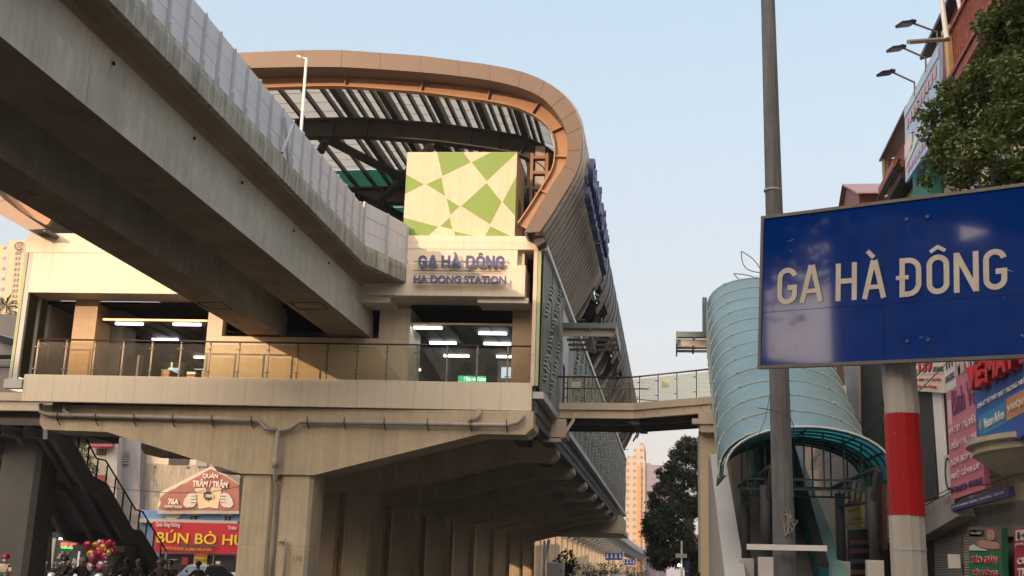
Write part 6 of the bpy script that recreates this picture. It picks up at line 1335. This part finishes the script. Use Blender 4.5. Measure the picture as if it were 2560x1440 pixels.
# balloons
bs=[]; rnd=random.Random(14); cols=[(.55,.02,.05),(.5,.03,.1),(.45,.1,.2),(.6,.35,.03),(.55,.5,.5),(.5,.05,.12),(.4,.02,.08),(.45,.38,.05),(.6,.02,.03),(.55,.15,.25)]
mbn=[mat('foil_balloon_%d'%i,c,.22,metal=.25,var=.1,sc=4) for i,c in enumerate(cols)]
bb0=None; cb=PY(250,1440,47.5)
dsc=['red','crimson','dusty pink','orange','silver white','rose','deep red','mustard yellow','bright red','pink']
for k in range(46):
    a=rnd.uniform(0,2*PI); u=rnd.random()**.5
    if k<36: px,py=250+38*u*math.cos(a),1372+22*u*math.sin(a); 
    else: px,py=238+18*u*math.cos(a),1408+18*u*math.sin(a)
    Y=47.6+rnd.uniform(-.25,.3); c=PY(px,py,Y)
    m=MB(); r=rnd.uniform(.12,.19); m.sphere((c.x,c.y,c.z),r,12,9,sx=rnd.uniform(.8,1.2),sy=.6,sz=rnd.uniform(.9,1.25)); m.sphere((c.x,c.y,c.z-r*1.15),r*.18,6,4)
    i=rnd.randrange(10); o=m.build('foil_balloon',mbn[i],smooth=True)
    vert='upper' if py<1372 else ('middle' if py<1392 else 'lowest'); hor='left' if px<235 else ('right' if px>262 else 'centre')
    tag(o,'%s foil balloon in the %s %s of the balloon seller bunch'%(dsc[i],vert,hor),'balloon','balloons in the seller bunch')
m=MB()
for k in range(14): a=rnd.uniform(-1.6,1.6); m.tube([(cb.x+.1,47.9,1.1),(cb.x+a*.45,47.9,2.0)],.006,4)
tag(m.build('balloon_strings',whiteg),'thin strings gathering the foil balloons behind the riders','strings')
# ------------------------------------------------------------ unseen town: casts the low-sun shade, rows added to darken the under-deck
bcol=mat('back_block_render',(.42,.36,.3),.85,var=.1)
def block(x0,x1,y0,y1,h,lab):
    m=MB(); m.box(x0,x1,y0,y1,0,h); m.box(x0+2,x1-3,y0+2,y1-2,h,h+.02); o=m.build('town_block',facade('town_block_facade',(.24,.2,.17),(.05,.055,.06),1.6,1.5,3.4,3.3)); tag(o,lab,'building')
    return o
block(-76.5,-51,-76,-62,31.0,'mid-rise town block out of view behind the viewer to the left')
block(-88.5,-77,-68,-62,43,'narrow taller block added out of view on the left to shape the sign reflection')  # added as a dark shape for the road sign to reflect
block(-50,70,-76,-62,43,'tall town block out of view directly behind the viewer')
block(-150,-116,-66,-62,46,'tall town block out of view behind the viewer to the far left')
block(-60,-44,108,190,17,'unseen long low block added beyond the restaurant to darken the under-deck')
block(8.5,24,-55,18,14,'unseen long low block added on the right kerb to darken the under-deck')
block(-60,-43,-55,26,12.5,'unseen long low block added far left behind the viewer to darken the under-deck')
block(-62,-45.5,28,63,11.5,'unseen long low block added behind the left footbridge to darken the under-deck')
block(8,22,71,200,15,'unseen long block added behind the tall evergreen to darken the under-deck')
for k,(x,y,z,r) in enumerate(((-33,-15,16.5,4.2),(-29,-17,17.5,3.6),(-37,-19,16.5,4.5))):  # unseen crowns added to shape the glare reflected in the road sign
    bt2=thing('street_tree',(x,y,0),'unseen broad tree added for the road sign reflection, %s of three'%('first','second','third')[k],'tree'); m=MB(); m.tube([(x,y,0),(x,y,z-2)],[.35,.25],8); m.build('trunk',bark,bt2)
    crown('crown',[((x,y,z),r,.75),((x+2,y+1,z+1),r*.7,.8),((x-2,y,z+.8),r*.7,.8)],3800,.5,leafmat('dark_leaf',(.03,.04,.014),.5),bt2,30+k,.6,.1,fill=.1)
# ------------------------------------------------------------ evening haze
m=MB(); m.box(-400,400,-90,900,-1.2,125); hz=m.build('haze',None or mat('haze_tmp',(1,1,1))); tag(hz,kind='stuff')
hm=D.materials.new('haze_air'); hm.use_nodes=True; nt=hm.node_tree
for n in list(nt.nodes): nt.nodes.remove(n)
pv=nt.nodes.new('ShaderNodeVolumePrincipled'); pv.inputs['Color'].default_value=(.9,.87,.85,1); pv.inputs['Density'].default_value=HAZE; pv.inputs['Anisotropy'].default_value=.2
ho=nt.nodes.new('ShaderNodeOutputMaterial'); nt.links.new(pv.outputs[0],ho.inputs['Volume']); hz.data.materials.clear(); hz.data.materials.append(hm)
if HAZE==0: D.objects.remove(hz)
